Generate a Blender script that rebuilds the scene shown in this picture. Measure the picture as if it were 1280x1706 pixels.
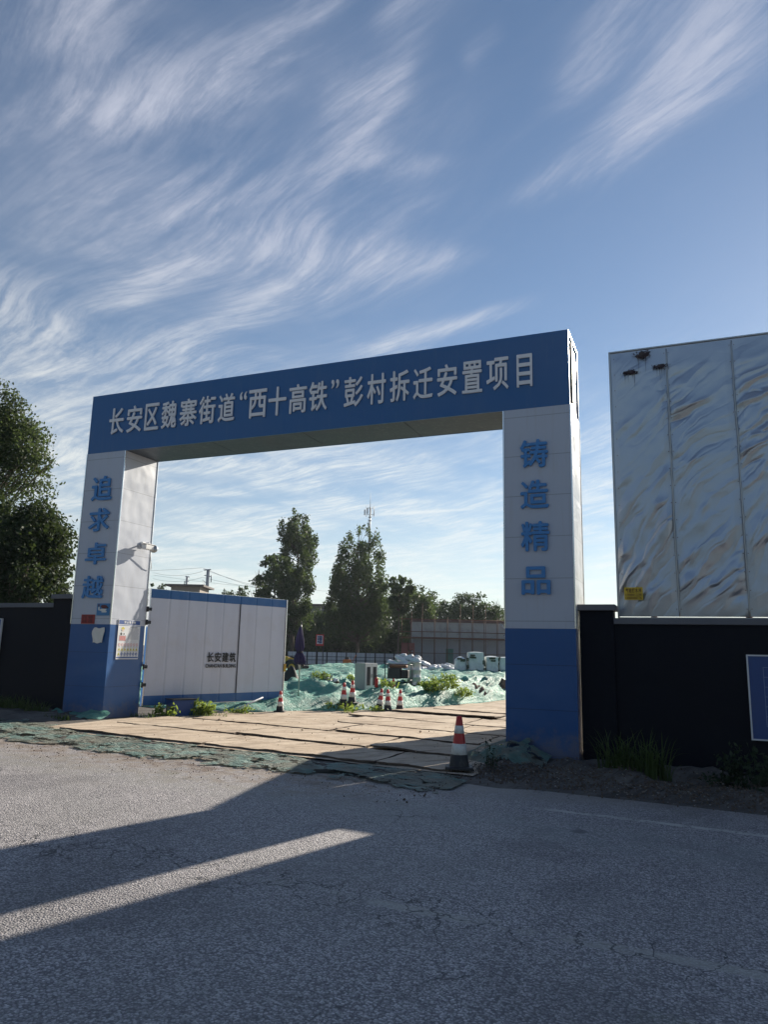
import bpy, math, random
import numpy as np
from mathutils import Vector, Matrix, noise as mn

for o in list(bpy.data.objects): bpy.data.objects.remove(o)
S = bpy.context.scene
COL = S.collection
R = math.radians

# ------------------------------------------------------------------ camera
FPX = 1224.55
CAM = np.array([12.6932, -12.5166, 1.65])
FW = np.array([-0.37975393, 0.90655868, 0.18422352])
RT = np.array([0.92371692, 0.38243269, 0.02218751])
UP = np.array([0.05033882, -0.17859618, 0.98263391])
cd = bpy.data.cameras.new('camera'); cam = bpy.data.objects.new('camera', cd); COL.objects.link(cam)
cd.sensor_fit = 'VERTICAL'; cd.sensor_height = 24.0; cd.lens = FPX / 1706 * 24.0
cd.clip_start = 0.05; cd.clip_end = 3000
M4 = Matrix.Identity(4)
for i in range(3):
    M4[i][0] = RT[i]; M4[i][1] = UP[i]; M4[i][2] = -FW[i]; M4[i][3] = CAM[i]
cam.matrix_world = M4
S.camera = cam

def ray(x, y): return FW + RT * (x - 640) / FPX - UP * (y - 853) / FPX
def atD(x, y, D): return Vector(CAM + ray(x, y) * D)              # a point of the place at distance D
def atY(x, y, Y):
    d = ray(x, y); return Vector(CAM + d * (Y - CAM[1]) / d[1])

# ------------------------------------------------------------------ sun, sky, exposure
SUN = Vector((0.272, 1.0, 0.438)).normalized()
SUN_EL = math.asin(SUN.z); SUN_AZ = math.atan2(SUN.x, SUN.y)      # azimuth from +Y towards +X
sl = bpy.data.lights.new('sun', 'SUN'); sl.energy = 4.3; sl.angle = R(0.6); sl.color = (1.0, 0.91, 0.77)
so = bpy.data.objects.new('sun', sl); COL.objects.link(so)
so.rotation_euler = (-SUN).to_track_quat('-Z', 'Y').to_euler()
S.view_settings.view_transform = 'Standard'; S.view_settings.look = 'None'
S.view_settings.gamma = 1.0; S.view_settings.exposure = 1.05
S.cycles.max_bounces = 6; S.cycles.transparent_max_bounces = 6
try: S.cycles.use_denoising = True
except Exception: pass

class NT:
    """small helper round a node tree"""
    def __init__(s, t): s.t = t; s.n = t.nodes; s.l = t.links
    def node(s, typ, ins=None, **kw):
        n = s.n.new(typ)
        for k, v in kw.items(): setattr(n, k, v)
        for k, v in (ins or {}).items():
            if hasattr(v, 'is_output'): s.l.new(v, n.inputs[k])
            else: n.inputs[k].default_value = v
        return n
    def m(s, op, a, b=None, c=None, clamp=False):
        n = s.n.new('ShaderNodeMath'); n.operation = op; n.use_clamp = clamp
        for i, v in enumerate((a, b, c)):
            if v is None: continue
            if hasattr(v, 'is_output'): s.l.new(v, n.inputs[i])
            else: n.inputs[i].default_value = v
        return n.outputs[0]
    def v(s, op, a, b=None):
        n = s.n.new('ShaderNodeVectorMath'); n.operation = op
        for i, q in enumerate((a, b)):
            if q is None: continue
            if hasattr(q, 'is_output'): s.l.new(q, n.inputs[i])
            else: n.inputs[i].default_value = q
        return n.outputs['Value'] if op in ('DOT_PRODUCT', 'LENGTH') else n.outputs[0]
    def ss(s, x, a, b):
        n = s.n.new('ShaderNodeMapRange'); n.interpolation_type = 'SMOOTHSTEP'
        s.l.new(x, n.inputs[0]); n.inputs[1].default_value = a; n.inputs[2].default_value = b
        return n.outputs[0]
    def noise(s, vec, scale, detail=4, rough=.5, dist=0):
        n = s.node('ShaderNodeTexNoise', {'Scale': scale, 'Detail': detail, 'Roughness': rough, 'Distortion': dist})
        if vec is not None: s.l.new(vec, n.inputs['Vector'])
        return n
    def mix(s, f, a, b):
        n = s.n.new('ShaderNodeMix'); n.data_type = 'RGBA'
        for k, v in ((0, f), (6, a), (7, b)):
            if hasattr(v, 'is_output'): s.l.new(v, n.inputs[k])
            elif k == 0: n.inputs[0].default_value = v
            else: n.inputs[k].default_value = (*v, 1)
        return n.outputs[2]
    def comb(s, x, y, z):
        n = s.n.new('ShaderNodeCombineXYZ')
        for i, v in enumerate((x, y, z)):
            if hasattr(v, 'is_output'): s.l.new(v, n.inputs[i])
            else: n.inputs[i].default_value = v
        return n.outputs[0]

W = bpy.data.worlds.new('World'); S.world = W; W.use_nodes = True
wt = NT(W.node_tree); wt.n.clear()
sky = wt.node('ShaderNodeTexSky', sky_type='NISHITA', sun_disc=False, sun_elevation=SUN_EL, sun_rotation=SUN_AZ,
              air_density=1.0, dust_density=0.08, ozone_density=2.4)
SKY_STR = 0.050
tc = wt.node('ShaderNodeTexCoord').outputs['Generated']
dirn = wt.v('NORMALIZE', tc)
eh = Vector((RT[0], RT[1], 0)).normalized(); gh_ = Vector((-eh.y, eh.x, 0))
dE = wt.v('DOT_PRODUCT', dirn, tuple(eh)); dG = wt.v('DOT_PRODUCT', dirn, tuple(gh_))
sx = wt.node('ShaderNodeSeparateXYZ', {0: dirn}); dz = sx.outputs[2]
AZ = wt.m('MULTIPLY', wt.m('ARCTAN2', dE, dG), 57.2958)
EL = wt.m('MULTIPLY', wt.m('ARCSINE', dz), 57.2958)
zz = wt.m('MAXIMUM', wt.m('ADD', dz, 0.05), 0.02)
pE = wt.m('DIVIDE', dE, zz); pG = wt.m('DIVIDE', dG, zz)          # a flat cloud layer overhead
pv = wt.comb(pE, pG, 0.0)
warp = wt.noise(pv, 1.3, 1, .5).outputs['Color']
wv = wt.v('SUBTRACT', warp, (.5, .5, .5))
wsc = wt.node('ShaderNodeVectorMath', {0: wv}, operation='SCALE'); wsc.inputs['Scale'].default_value = .30
pw = wt.v('ADD', pv, wsc.outputs[0])
warp2 = wt.v('SUBTRACT', wt.noise(pv, 5.5, 4, .55).outputs['Color'], (.5, .5, .5))
wsc2 = wt.node('ShaderNodeVectorMath', {0: warp2}, operation='SCALE'); wsc2.inputs['Scale'].default_value = .028
pw = wt.v('ADD', pw, wsc2.outputs[0])
def fibres(ang, sc, stretch, loc, detail=10, rough=.68):
    q0 = wt.node('ShaderNodeMapping', {'Vector': pw}); q0.inputs['Rotation'].default_value = (0, 0, R(ang))
    q = wt.node('ShaderNodeMapping', {'Vector': q0.outputs[0]}); q.inputs['Scale'].default_value = (1.0, stretch, 1); q.inputs['Location'].default_value = (*loc, 0)
    return wt.noise(q.outputs[0], sc, detail, rough, .1).outputs['Fac']
def lerp(f, x, y): return wt.m('ADD', wt.m('MULTIPLY', wt.m('SUBTRACT', 1.0, f), x), wt.m('MULTIPLY', f, y))
rightf = wt.ss(AZ, -6.0, 14.0)
fib = lerp(rightf, fibres(38, 1.7, 3.6, (0, 0)), fibres(58, 1.7, 3.8, (2, 5)))           # long fibres
fib2 = lerp(rightf, fibres(46, 3.0, 4.4, (3.1, 7.7)), fibres(64, 3.0, 4.6, (1.3, 2.2)))  # fine strands
big = wt.noise(pw, 1.15, 4, .55).outputs['Fac']
def stroke(a0, e0, a1, e1, w0, w1, bend=0.0, amp=1.0):
    """soft wisp from (azimuth, elevation) to (azimuth, elevation), degrees"""
    L = math.hypot(a1 - a0, e1 - e0); ux, uy = (a1 - a0) / L, (e1 - e0) / L
    x = wt.m('SUBTRACT', AZ, a0); y = wt.m('SUBTRACT', EL, e0)
    t = wt.m('DIVIDE', wt.m('ADD', wt.m('MULTIPLY', x, ux), wt.m('MULTIPLY', y, uy)), L)
    s_ = wt.m('ADD', wt.m('MULTIPLY', x, -uy), wt.m('MULTIPLY', y, ux))
    if bend:
        s_ = wt.m('SUBTRACT', s_, wt.m('MULTIPLY', wt.m('MULTIPLY', t, wt.m('SUBTRACT', 1.0, t)), bend * 4))
    s_ = wt.m('ADD', s_, wt.m('MULTIPLY', wt.m('SUBTRACT', fib, .5), 2.0))
    w_ = wt.m('MAXIMUM', wt.m('ADD', w0, wt.m('MULTIPLY', t, w1 - w0)), 0.15)
    q = wt.m('DIVIDE', s_, w_)
    g = wt.m('EXPONENT', wt.m('MULTIPLY', wt.m('MULTIPLY', q, q), -1.0))
    tt = wt.m('SUBTRACT', wt.m('MULTIPLY', t, 2.0), 1.0)
    tf = wt.m('EXPONENT', wt.m('MULTIPLY', wt.m('POWER', wt.m('ABSOLUTE', tt), 4.0), -1.2))
    return wt.m('MULTIPLY', wt.m('MULTIPLY', g, tf), amp)
STROKES = [
    (11, 33.5, 31, 42.5, .8, 2.6, -.8, 1.0), (14, 39.5, 24, 46, 1.5, 2.0, 0, .6),
    (-31, 33, -8, 43.5, 2.2, 1.6, .6, .75), (-20, 37, -4, 46.5, 1.2, 1.5, 0, .4),
    (-29, 29, -11, 33.5, 2.6, 2.2, .3, .62), (-24, 23.5, -8, 31.5, 1.0, 1.8, .9, .9),
    (-12, 27.5, 6, 29.8, 2.6, .8, .6, .95), (-20, 20.5, -9, 26.5, 1.6, 1.2, .4, .6),
    (-3, 22.5, 10.5, 26.2, .9, .35, .2, .8), (-6, 39, 1, 41.3, 1.5, .9, 0, .95), (-4, 36.4, 5, 36.0, 1.2, .5, -.3, .55),
    (-26, 35, -10, 40, 1.2, .8, .5, .45), (-15, 31, -2, 37.5, 1.6, .9, .4, .42), (-31, 38, -22, 46, 1.5, 2.2, 0, .55), (-4, 30, 4, 33.5, .6, 1.0, 0, .4), (-22, 28.5, -13, 33, .8, .5, .4, .5), (18, 37.5, 31, 46, .7, 1.4, 0, .5), (-10, 31, 2, 44, 1.8, 1.2, 0, .38), (6, 42, 9.5, 43.6, .7, .5, 0, .6), (-33, 24, -24, 20, 2, 2.4, 0, .5), (-2, 44, 6, 47, 1, 1, 0, .5),
]
acc = None
for st in STROKES:
    k = stroke(*st); acc = k if acc is None else wt.m('ADD', acc, k)
fine = lerp(rightf, fibres(42, 3.6, 9.0, (4, 1), 9, .66), fibres(61, 3.6, 9.0, (8, 3), 9, .66))
body = wt.m('MULTIPLY', wt.ss(fib, .36, .66), wt.m('ADD', wt.m('MULTIPLY', wt.ss(fine, .34, .66), .75), .25))
fibre = wt.m('ADD', wt.m('MULTIPLY', body, .85), wt.m('MULTIPLY', wt.m('MULTIPLY', wt.ss(fib2, .40, .68), wt.ss(fine, .25, .6)), .55))
wisps = wt.m('MULTIPLY', acc, wt.m('ADD', wt.m('MULTIPLY', fibre, 1.05), .10))
leftw = wt.ss(AZ, 12.0, -18.0)
lowm = wt.ss(EL, 24.0, 12.0)
veil = wt.m('MULTIPLY', wt.m('MULTIPLY', wt.ss(big, .40, .64), fibre), wt.m('ADD', wt.m('MULTIPLY', leftw, .46), .05))
lowbank = wt.m('MULTIPLY', wt.m('MULTIPLY', lowm, wt.m('ADD', wt.m('MULTIPLY', fibre, .85), .10)), wt.ss(big, .34, .60))
haze_l = wt.m('MULTIPLY', wt.ss(EL, 16.0, 0.0), .45)
thin = wt.m('MULTIPLY', wt.m('MULTIPLY', wt.ss(wt.noise(pw, .8, 5, .6).outputs['Fac'], .34, .70), leftw), .22)
dens = wt.m('ADD', wt.m('ADD', wisps, wt.m('ADD', veil, thin)), wt.m('ADD', lowbank, haze_l))
# the condensation trail left by an aircraft
tr = wt.m('SUBTRACT', EL, wt.m('ADD', 10.1, wt.m('MULTIPLY', wt.m('ADD', AZ, 4.5), 0.075)))
tr = wt.m('DIVIDE', tr, 0.10)
trail = wt.m('EXPONENT', wt.m('MULTIPLY', wt.m('MULTIPLY', tr, tr), -1.0))
trail = wt.m('MULTIPLY', trail, wt.m('MULTIPLY', wt.ss(AZ, -5.0, 3.0), wt.ss(AZ, 7.2, 6.0)))
dens = wt.m('ADD', dens, wt.m('MULTIPLY', trail, .55))
fluff = wt.noise(pw, 16.0, 6, .65).outputs['Fac']
dens = wt.m('MULTIPLY', dens, wt.m('ADD', .62, wt.m('MULTIPLY', fluff, .70)))
dens = wt.m('SUBTRACT', 1.0, wt.m('EXPONENT', wt.m('MULTIPLY', dens, -1.02)))   # thicker cloud saturates softly
dens = wt.m('MULTIPLY', wt.m('MINIMUM', dens, .93), wt.ss(EL, -1.0, 1.0))
skyc = wt.node('ShaderNodeVectorMath', {0: sky.outputs[0]}, operation='SCALE'); skyc.inputs['Scale'].default_value = SKY_STR
sdot = wt.v('DOT_PRODUCT', dirn, tuple(SUN))
fwd = wt.m('ADD', wt.m('MULTIPLY', wt.ss(sdot, -.5, .75), .72), .28)      # thin cloud scatters light forwards
ccol0 = wt.mix(wt.ss(EL, 34.0, 12.0), (.30, .315, .37), (.47, .48, .46))
cs = wt.node('ShaderNodeVectorMath', {0: ccol0}, operation='SCALE'); wt.l.new(fwd, cs.inputs['Scale']); ccol = cs.outputs[0]
final = wt.mix(dens, (0, 0, 0), ccol)
mixn = final.node; wt.l.new(skyc.outputs[0], mixn.inputs[6])
bg = wt.node('ShaderNodeBackground', {'Color': final, 'Strength': 1.0})
wo = wt.node('ShaderNodeOutputWorld', {'Surface': bg.outputs[0]})
W.cycles.sampling_method = 'MANUAL'; W.cycles.sample_map_resolution = 512

# ------------------------------------------------------------------ materials
def newmat(name):
    m = bpy.data.materials.new(name); m.use_nodes = True
    t = NT(m.node_tree); b = t.n['Principled BSDF']
    return m, t, b
def plain(name, col, rough=.6, metal=0.0, var=.12, vscale=3.0, bump=0.0, bscale=40.0, dirt=None, dscale=1.2, damt=.3, coat=0, spec=None):
    m, t, b = newmat(name)
    oc = t.node('ShaderNodeTexCoord').outputs['Object']
    n = t.noise(oc, vscale, 6, .6).outputs['Fac']
    c = t.mix(n, tuple(x * (1 - var) for x in col), tuple(min(1, x * (1 + var)) for x in col))
    if dirt:
        d = t.noise(oc, dscale, 8, .68, .3).outputs['Fac']
        c = t.mix(t.m('MULTIPLY', t.ss(d, .48, .72), damt), c, dirt)
    t.l.new(c, b.inputs['Base Color'])
    b.inputs['Metallic'].default_value = metal
    rr = t.m('ADD', t.m('MULTIPLY', t.m('SUBTRACT', n, .5), .25), rough, clamp=True)
    t.l.new(rr, b.inputs['Roughness'])
    if coat: b.inputs['Coat Weight'].default_value = coat; b.inputs['Coat Roughness'].default_value = .12
    if spec is not None: b.inputs['Specular IOR Level'].default_value = spec
    if bump:
        bn = t.noise(oc, bscale, 6, .6).outputs['Fac']
        bu = t.node('ShaderNodeBump', {'Height': bn, 'Strength': 1.0, 'Distance': bump}); t.l.new(bu.outputs[0], b.inputs['Normal'])
    return m
def leafmat(name, c1, c2, trans=.35, tcol=None):
    m, t, b = newmat(name)
    g = t.node('ShaderNodeNewGeometry').outputs['Random Per Island']
    oc = t.node('ShaderNodeTexCoord').outputs['Object']
    n = t.noise(oc, 1.1, 3, .5).outputs['Fac']
    f = t.m('ADD', t.m('MULTIPLY', g, .55), t.m('MULTIPLY', n, .5), clamp=True)
    c = t.mix(f, c1, c2)
    t.l.new(c, b.inputs['Base Color']); b.inputs['Roughness'].default_value = .65; b.inputs['Specular IOR Level'].default_value = .2
    tr = t.node('ShaderNodeBsdfTranslucent'); t.l.new(c if tcol is None else t.mix(f, tcol, tuple(x * 1.3 for x in tcol)), tr.inputs[0])
    mx = t.node('ShaderNodeMixShader', {0: trans}); t.l.new(b.outputs[0], mx.inputs[1]); t.l.new(tr.outputs[0], mx.inputs[2])
    t.l.new(mx.outputs[0], t.n['Material Output'].inputs[0])
    return m

def panel_mat(name, col, rough, dirtcol=(.35, .32, .28), seam=.72, z0=.02, crease=0.0):
    """painted composite panel: horizontal seams, light grime, faint oil-canning"""
    m, t, b = newmat(name)
    oc = t.node('ShaderNodeTexCoord').outputs['Object']
    sp = t.node('ShaderNodeSeparateXYZ', {0: oc})
    n = t.noise(oc, .9, 4, .55).outputs['Fac']
    str_ = t.node('ShaderNodeMapping', {'Vector': oc}); str_.inputs['Scale'].default_value = (9, 9, .6)
    ns = t.noise(str_.outputs[0], 1.5, 6, .6).outputs['Fac']
    c = t.mix(t.m('MULTIPLY', t.ss(ns, .5, .85), .36), col, dirtcol)
    c = t.mix(t.m('MULTIPLY', t.ss(n, .5, .8), .10), c, dirtcol)
    if seam:
        q = t.m('PINGPONG', t.m('SUBTRACT', sp.outputs[2], z0), seam / 2)
        line = t.ss(q, .010, .003)
        c = t.mix(t.m('MULTIPLY', line, .55), c, tuple(x * .35 for x in col))
    sn = t.noise(oc, 5.0, 7, .7).outputs['Fac']                # mud splashed up from the ground
    spl = t.m('MULTIPLY', t.ss(t.m('ADD', sp.outputs[2], t.m('MULTIPLY', t.m('SUBTRACT', sn, .5), 1.3)), .50, .02), .45)
    c = t.mix(spl, c, (.20, .165, .13))
    t.l.new(c, b.inputs['Base Color'])
    t.l.new(t.m('ADD', t.m('MULTIPLY', n, .18), rough - .09), b.inputs['Roughness'])
    w = t.noise(oc, 1.3, 2, .5).outputs['Fac']
    h = t.m('MULTIPLY', w, .03)
    if crease:
        cr = t.node('ShaderNodeMapping', {'Vector': oc}); cr.inputs['Rotation'].default_value = (R(25), 0, R(20)); cr.inputs['Scale'].default_value = (1, 1, 2.2)
        h = t.m('ADD', h, t.m('MULTIPLY', t.noise(cr.outputs[0], 2.6, 5, .5, 1.2).outputs['Fac'], crease))
    bu = t.node('ShaderNodeBump', {'Height': h, 'Strength': 1.0, 'Distance': 1.0}); t.l.new(bu.outputs[0], b.inputs['Normal'])
    return m

MT = {}
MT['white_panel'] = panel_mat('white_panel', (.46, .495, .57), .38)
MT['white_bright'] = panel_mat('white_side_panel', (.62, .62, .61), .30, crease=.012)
MT['blue_panel'] = panel_mat('blue_panel', (.008, .082, .265), .34, dirtcol=(.03, .09, .24))
MT['blue_beam'] = panel_mat('blue_beam_panel', (.018, .105, .285), .34, dirtcol=(.08, .15, .28), seam=0)
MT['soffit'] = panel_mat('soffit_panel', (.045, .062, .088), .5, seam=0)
MT['letter_white'] = plain('letter_white', (.74, .74, .76), .45, var=.06)
MT['letter_blue'] = plain('letter_blue', (.055, .225, .52), .45, var=.08)
MT['alu_trim'] = plain('aluminium_trim', (.72, .72, .72), .25, 1.0, var=.06)
MT['leaf_white'] = plain('gate_white', (.57, .60, .68), .42, var=.05, dirt=(.45, .42, .38), dscale=1.6, damt=.22)
MT['leaf_blue'] = plain('gate_blue', (.022, .12, .32), .42, var=.08, dirt=(.2, .25, .33), damt=.2)
MT['dark_paint'] = plain('dark_paint', (.012, .015, .020), .5)
MT['black_ink'] = plain('black_ink', (.015, .016, .018), .5)
MT['dark_wall'] = plain('dark_wall', (.006, .0075, .013), .62, var=.3, vscale=1.3, bump=.004, bscale=60, dirt=(.011, .013, .018), damt=.45, spec=.15)
MT['cap_stone'] = plain('cap_stone', (.13, .135, .15), .7, var=.15, bump=.003)
MT['cone_red'] = plain('cone_red', (.52, .035, .035), .45, var=.15, dirt=(.25, .1, .08), dscale=9, damt=.5)
MT['cone_white'] = plain('cone_white', (.72, .72, .68), .4, var=.08, dirt=(.35, .3, .24), dscale=10, damt=.5)
MT['cone_black'] = plain('cone_black', (.022, .022, .024), .6, dirt=(.14, .12, .10), dscale=8, damt=.5)
MT['steel'] = plain('galvanised_steel', (.42, .44, .45), .42, .9, var=.15, vscale=8)
MT['rust'] = plain('rusty_steel', (.16, .075, .045), .75, .3, var=.35, vscale=10)
MT['cabinet'] = plain('cabinet_grey', (.36, .38, .36), .45, var=.06, dirt=(.28, .26, .22), dscale=4)
MT['cabinet_door'] = plain('cabinet_door', (.62, .63, .62), .4, var=.05)
MT['dark_glass'] = plain('dark_glass', (.02, .03, .04), .12)
MT['red_paint'] = plain('red_paint', (.5, .03, .03), .4)
MT['umbrella'] = plain('umbrella_cloth', (.030, .025, .085), .8, var=.25, vscale=9)
MT['yellow'] = plain('yellow_paint', (.55, .33, .03), .45, dirt=(.2, .15, .1), damt=.5)
MT['orange'] = plain('orange_paint', (.62, .17, .03), .5)
MT['rubber'] = plain('rubber', (.02, .02, .021), .75)
MT['concrete'] = plain('concrete', (.37, .37, .37), .85, var=.18, vscale=1.6, bump=.004, bscale=30, dirt=(.19, .18, .18), dscale=.9, damt=.7)
MT['block_grey'] = plain('block_wall', (.30, .31, .335), .85, var=.12, vscale=2.5, bump=.004, dirt=(.22, .22, .235), dscale=.8, damt=.6)
MT['rust_red'] = plain('faded_red_steel', (.20, .065, .055), .7, var=.2)
MT['sack'] = plain('white_sack', (.66, .67, .70), .6, var=.1, dirt=(.4, .4, .42), dscale=3, damt=.5, bump=.01, bscale=9)
MT['film'] = plain('white_wrap', (.66, .69, .68), .4, var=.12, vscale=5, dirt=(.38, .45, .42), dscale=2.2, damt=.5, bump=.02, bscale=5)
MT['block_green'] = plain('dark_green_blocks', (.07, .09, .06), .8, var=.5, vscale=12)
MT['fence'] = plain('white_hoarding', (.62, .65, .68), .5, var=.12, vscale=.8, dirt=(.4, .42, .44), damt=.5)
MT['bark'] = plain('bark', (.10, .08, .06), .85, var=.3, vscale=8, bump=.01, bscale=20)
MT['twig'] = plain('twig', (.19, .16, .13), .85)
MT['mast'] = plain('mast_grey', (.33, .36, .39), .5, .4)
MT['pole_c'] = plain('pole_concrete', (.36, .37, .39), .8)
MT['wire'] = plain('wire', (.12, .13, .15), .6)
MT['house_wall'] = plain('house_wall', (.30, .26, .22), .85, var=.12)
MT['house_grey'] = plain('house_grey', (.20, .21, .23), .85, var=.12)
MT['roof_dark'] = plain('roof_dark', (.10, .085, .08), .8)
MT['soil'] = plain('soil', (.12, .09, .07), .95, var=.4, vscale=6, bump=.03, bscale=18)
MT['paper'] = plain('paper', (.70, .69, .64), .7, var=.1, vscale=14)
MT['sticker_red'] = plain('sticker_red', (.30, .03, .025), .5)
MT['ink_red'] = plain('ink_dark_red', (.10, .015, .015), .6)
MT['sticker_blue'] = plain('sticker_blue', (.05, .20, .42), .5)
MT['yellow_sticker'] = plain('yellow_sticker', (.62, .44, .03), .5)
MT['ink_brown'] = plain('ink_brown', (.17, .08, .01), .5)
MT['sign_blue'] = plain('sign_blue', (.012, .060, .22), .35, var=.12)
MT['sign_white'] = plain('sign_white', (.66, .68, .70), .4)
MT['line_blue'] = plain('line_blue', (.14, .22, .40), .5)
MT['cam_white'] = plain('camera_white', (.78, .78, .77), .3)
MT['ink_grey'] = plain('ink_grey', (.33, .34, .37), .6)
MT['ink_blue'] = plain('ink_blue', (.015, .07, .27), .5)
MT['ink_yellow'] = plain('ink_yellow', (.55, .48, .06), .5)
MT['ink_olive'] = plain('ink_olive', (.20, .24, .06), .5)
MT['ink_pink'] = plain('ink_pink', (.62, .30, .30), .5)
MT['skin'] = plain('ink_skin', (.62, .50, .42), .6)
MT['leaf_poplar'] = leafmat('leaf_poplar', (.030, .052, .028), (.080, .110, .055), .30, (.10, .15, .04))
MT['leaf_dark'] = leafmat('leaf_dark', (.028, .048, .028), (.075, .105, .05), .25, (.08, .13, .035))
MT['leaf_near'] = leafmat('leaf_near', (.014, .026, .016), (.050, .075, .035), .22, (.07, .10, .025))
MT['leaf_light'] = leafmat('leaf_light', (.028, .046, .022), (.080, .105, .045), .30, (.10, .14, .04))
MT['leaf_weed'] = leafmat('leaf_weed', (.07, .12, .03), (.20, .26, .06), .4, (.25, .33, .06))
MT['grass'] = leafmat('grass_blade', (.035, .065, .025), (.10, .135, .05), .35, (.12, .18, .04))
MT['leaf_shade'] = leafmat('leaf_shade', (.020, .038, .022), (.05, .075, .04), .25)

def asphalt():
    m, t, b = newmat('asphalt')
    oc = t.node('ShaderNodeTexCoord').outputs['Object']
    sp = t.node('ShaderNodeSeparateXYZ', {0: oc}); X, Y = sp.outputs[0], sp.outputs[1]
    v = t.node('ShaderNodeTexVoronoi', {'Vector': oc, 'Scale': 66.0, 'Randomness': 1.0})
    vs = t.node('ShaderNodeSeparateXYZ', {0: v.outputs['Color']})
    v2 = t.node('ShaderNodeTexVoronoi', {'Vector': oc, 'Scale': 95.0}); vs2 = t.node('ShaderNodeSeparateXYZ', {0: v2.outputs['Color']})
    big = t.noise(oc, .55, 5, .6).outputs['Fac']; mid = t.noise(oc, 4.5, 5, .6).outputs['Fac']
    c = t.mix(t.m('POWER', vs.outputs[0], 1.1), (.175, .160, .168), (.66, .62, .62))
    c = t.mix(t.ss(vs2.outputs[1], .72, .95), c, (.36, .355, .34))
    edge = t.ss(v.outputs['Distance'], .45, .72)
    c = t.mix(t.m('MULTIPLY', edge, .75), c, (.110, .104, .112))
    c = t.mix(t.m('MULTIPLY', t.ss(big, .42, .70), .30), c, (.22, .215, .205))
    c = t.mix(t.m('MULTIPLY', t.ss(mid, .50, .75), .20), c, (.092, .090, .098))
    # tyre-polished dusty track and faint greenish-teal dust blown over from the net
    trk = t.m('MULTIPLY', t.ss(Y, -5.4, -4.6), t.ss(Y, -3.7, -4.4)); 
    c = t.mix(t.m('MULTIPLY', trk, t.m('MULTIPLY', t.ss(mid, .3, .7), .55)), c, (.29, .305, .295))
    # pale dust along the verge
    dn = t.noise(oc, 1.1, 7, .65).outputs['Fac']
    dy = t.m('ADD', Y, t.m('MULTIPLY', t.m('SUBTRACT', dn, .5), 1.6))
    dust = t.ss(t.m('SUBTRACT', dy, t.m('MULTIPLY', t.m('MAXIMUM', t.m('SUBTRACT', X, 10.0), 0.0), .17)), -3.45, -2.55)
    c = t.mix(t.m('MULTIPLY', dust, .72), c, (.29, .265, .235))
    gate = t.m('MULTIPLY', t.ss(dy, -5.6, -3.2), t.ss(X, 10.2, 8.0))
    c = t.mix(t.m('MULTIPLY', gate, t.m('MULTIPLY', t.ss(mid, .36, .62), .75)), c, (.27, .215, .165))
    mudn = t.noise(oc, 2.4, 6, .7).outputs['Fac']
    mud = t.m('MULTIPLY', t.m('MULTIPLY', t.ss(dy, -4.6, -3.4), t.ss(X, 10.6, 8.6)), t.ss(mudn, .50, .62))
    c = t.mix(t.m('MULTIPLY', mud, .8), c, (.15, .105, .08))
    # patches where mud was dropped
    bl = t.ss(t.noise(oc, .9, 3, .5).outputs['Fac'], .66, .74)
    c = t.mix(t.m('MULTIPLY', bl, .28), c, (.17, .175, .12))
    st = t.noise(oc, .45, 6, .62, .4).outputs['Fac']
    c = t.mix(t.m('MULTIPLY', t.ss(st, .53, .66), .34), c, (.10, .098, .105))
    oil = t.noise(oc, 1.7, 4, .5).outputs['Fac']
    c = t.mix(t.m('MULTIPLY', t.ss(oil, .70, .76), .55), c, (.055, .055, .06))
    # worn road paint
    wn = t.noise(oc, 6.5, 8, .75).outputs['Fac']; wn2 = t.noise(oc, 1.6, 3, .5).outputs['Fac']
    wob = t.m('MULTIPLY', t.m('SUBTRACT', t.noise(oc, 7.0, 3, .5).outputs['Fac'], .5), .05)
    Yw = t.m('ADD', Y, wob)
    lc = t.ss(t.m('ABSOLUTE', t.m('ADD', Yw, 7.36)), .075, .062)
    lc = t.m('MULTIPLY', lc, t.m('MULTIPLY', t.ss(X, 9.3, 10.3), t.ss(t.m('ADD', t.m('MULTIPLY', wn, .45), t.m('MULTIPLY', wn2, .6)), .44, .54)))
    le = t.ss(t.m('ABSOLUTE', t.m('ADD', Yw, 3.52)), .065, .05)
    le = t.m('MULTIPLY', le, t.m('MULTIPLY', t.ss(X, 10.5, 11.3), t.ss(wn, .40, .52)))
    c = t.mix(t.m('MULTIPLY', lc, .62), c, (.42, .40, .36)); c = t.mix(t.m('MULTIPLY', le, .85), c, (.55, .54, .50))
    # cracks
    cw = t.node('ShaderNodeVectorMath', {0: t.v('SUBTRACT', t.noise(oc, 2.5, 4, .6).outputs['Color'], (.5, .5, .5))}, operation='SCALE'); cw.inputs['Scale'].default_value = .5
    vc = t.node('ShaderNodeTexVoronoi', {'Vector': t.v('ADD', oc, cw.outputs[0]), 'Scale': .8}, feature='DISTANCE_TO_EDGE')
    ck = t.m('MULTIPLY', t.ss(vc.outputs['Distance'], .010, .002), t.ss(t.noise(oc, .5, 2, .5).outputs['Fac'], .60, .68))
    vc2 = t.node('ShaderNodeTexVoronoi', {'Vector': t.v('ADD', oc, cw.outputs[0]), 'Scale': 2.6}, feature='DISTANCE_TO_EDGE')
    ck2 = t.m('MULTIPLY', t.ss(vc2.outputs['Distance'], .022, .004), t.ss(t.m('ABSOLUTE', t.m('ADD', Y, 7.36)), .5, .2))
    ck = t.m('MAXIMUM', ck, ck2)
    c = t.mix(t.m('MULTIPLY', ck, .8), c, (.035, .036, .04))
    t.l.new(c, b.inputs['Base Color'])
    b.inputs['Roughness'].default_value = .62; b.inputs['Specular IOR Level'].default_value = .35
    h = t.m('SUBTRACT', t.m('MULTIPLY', t.m('SUBTRACT', .7, v.outputs['Distance']), .008), t.m('MULTIPLY', ck, .006))
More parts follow.
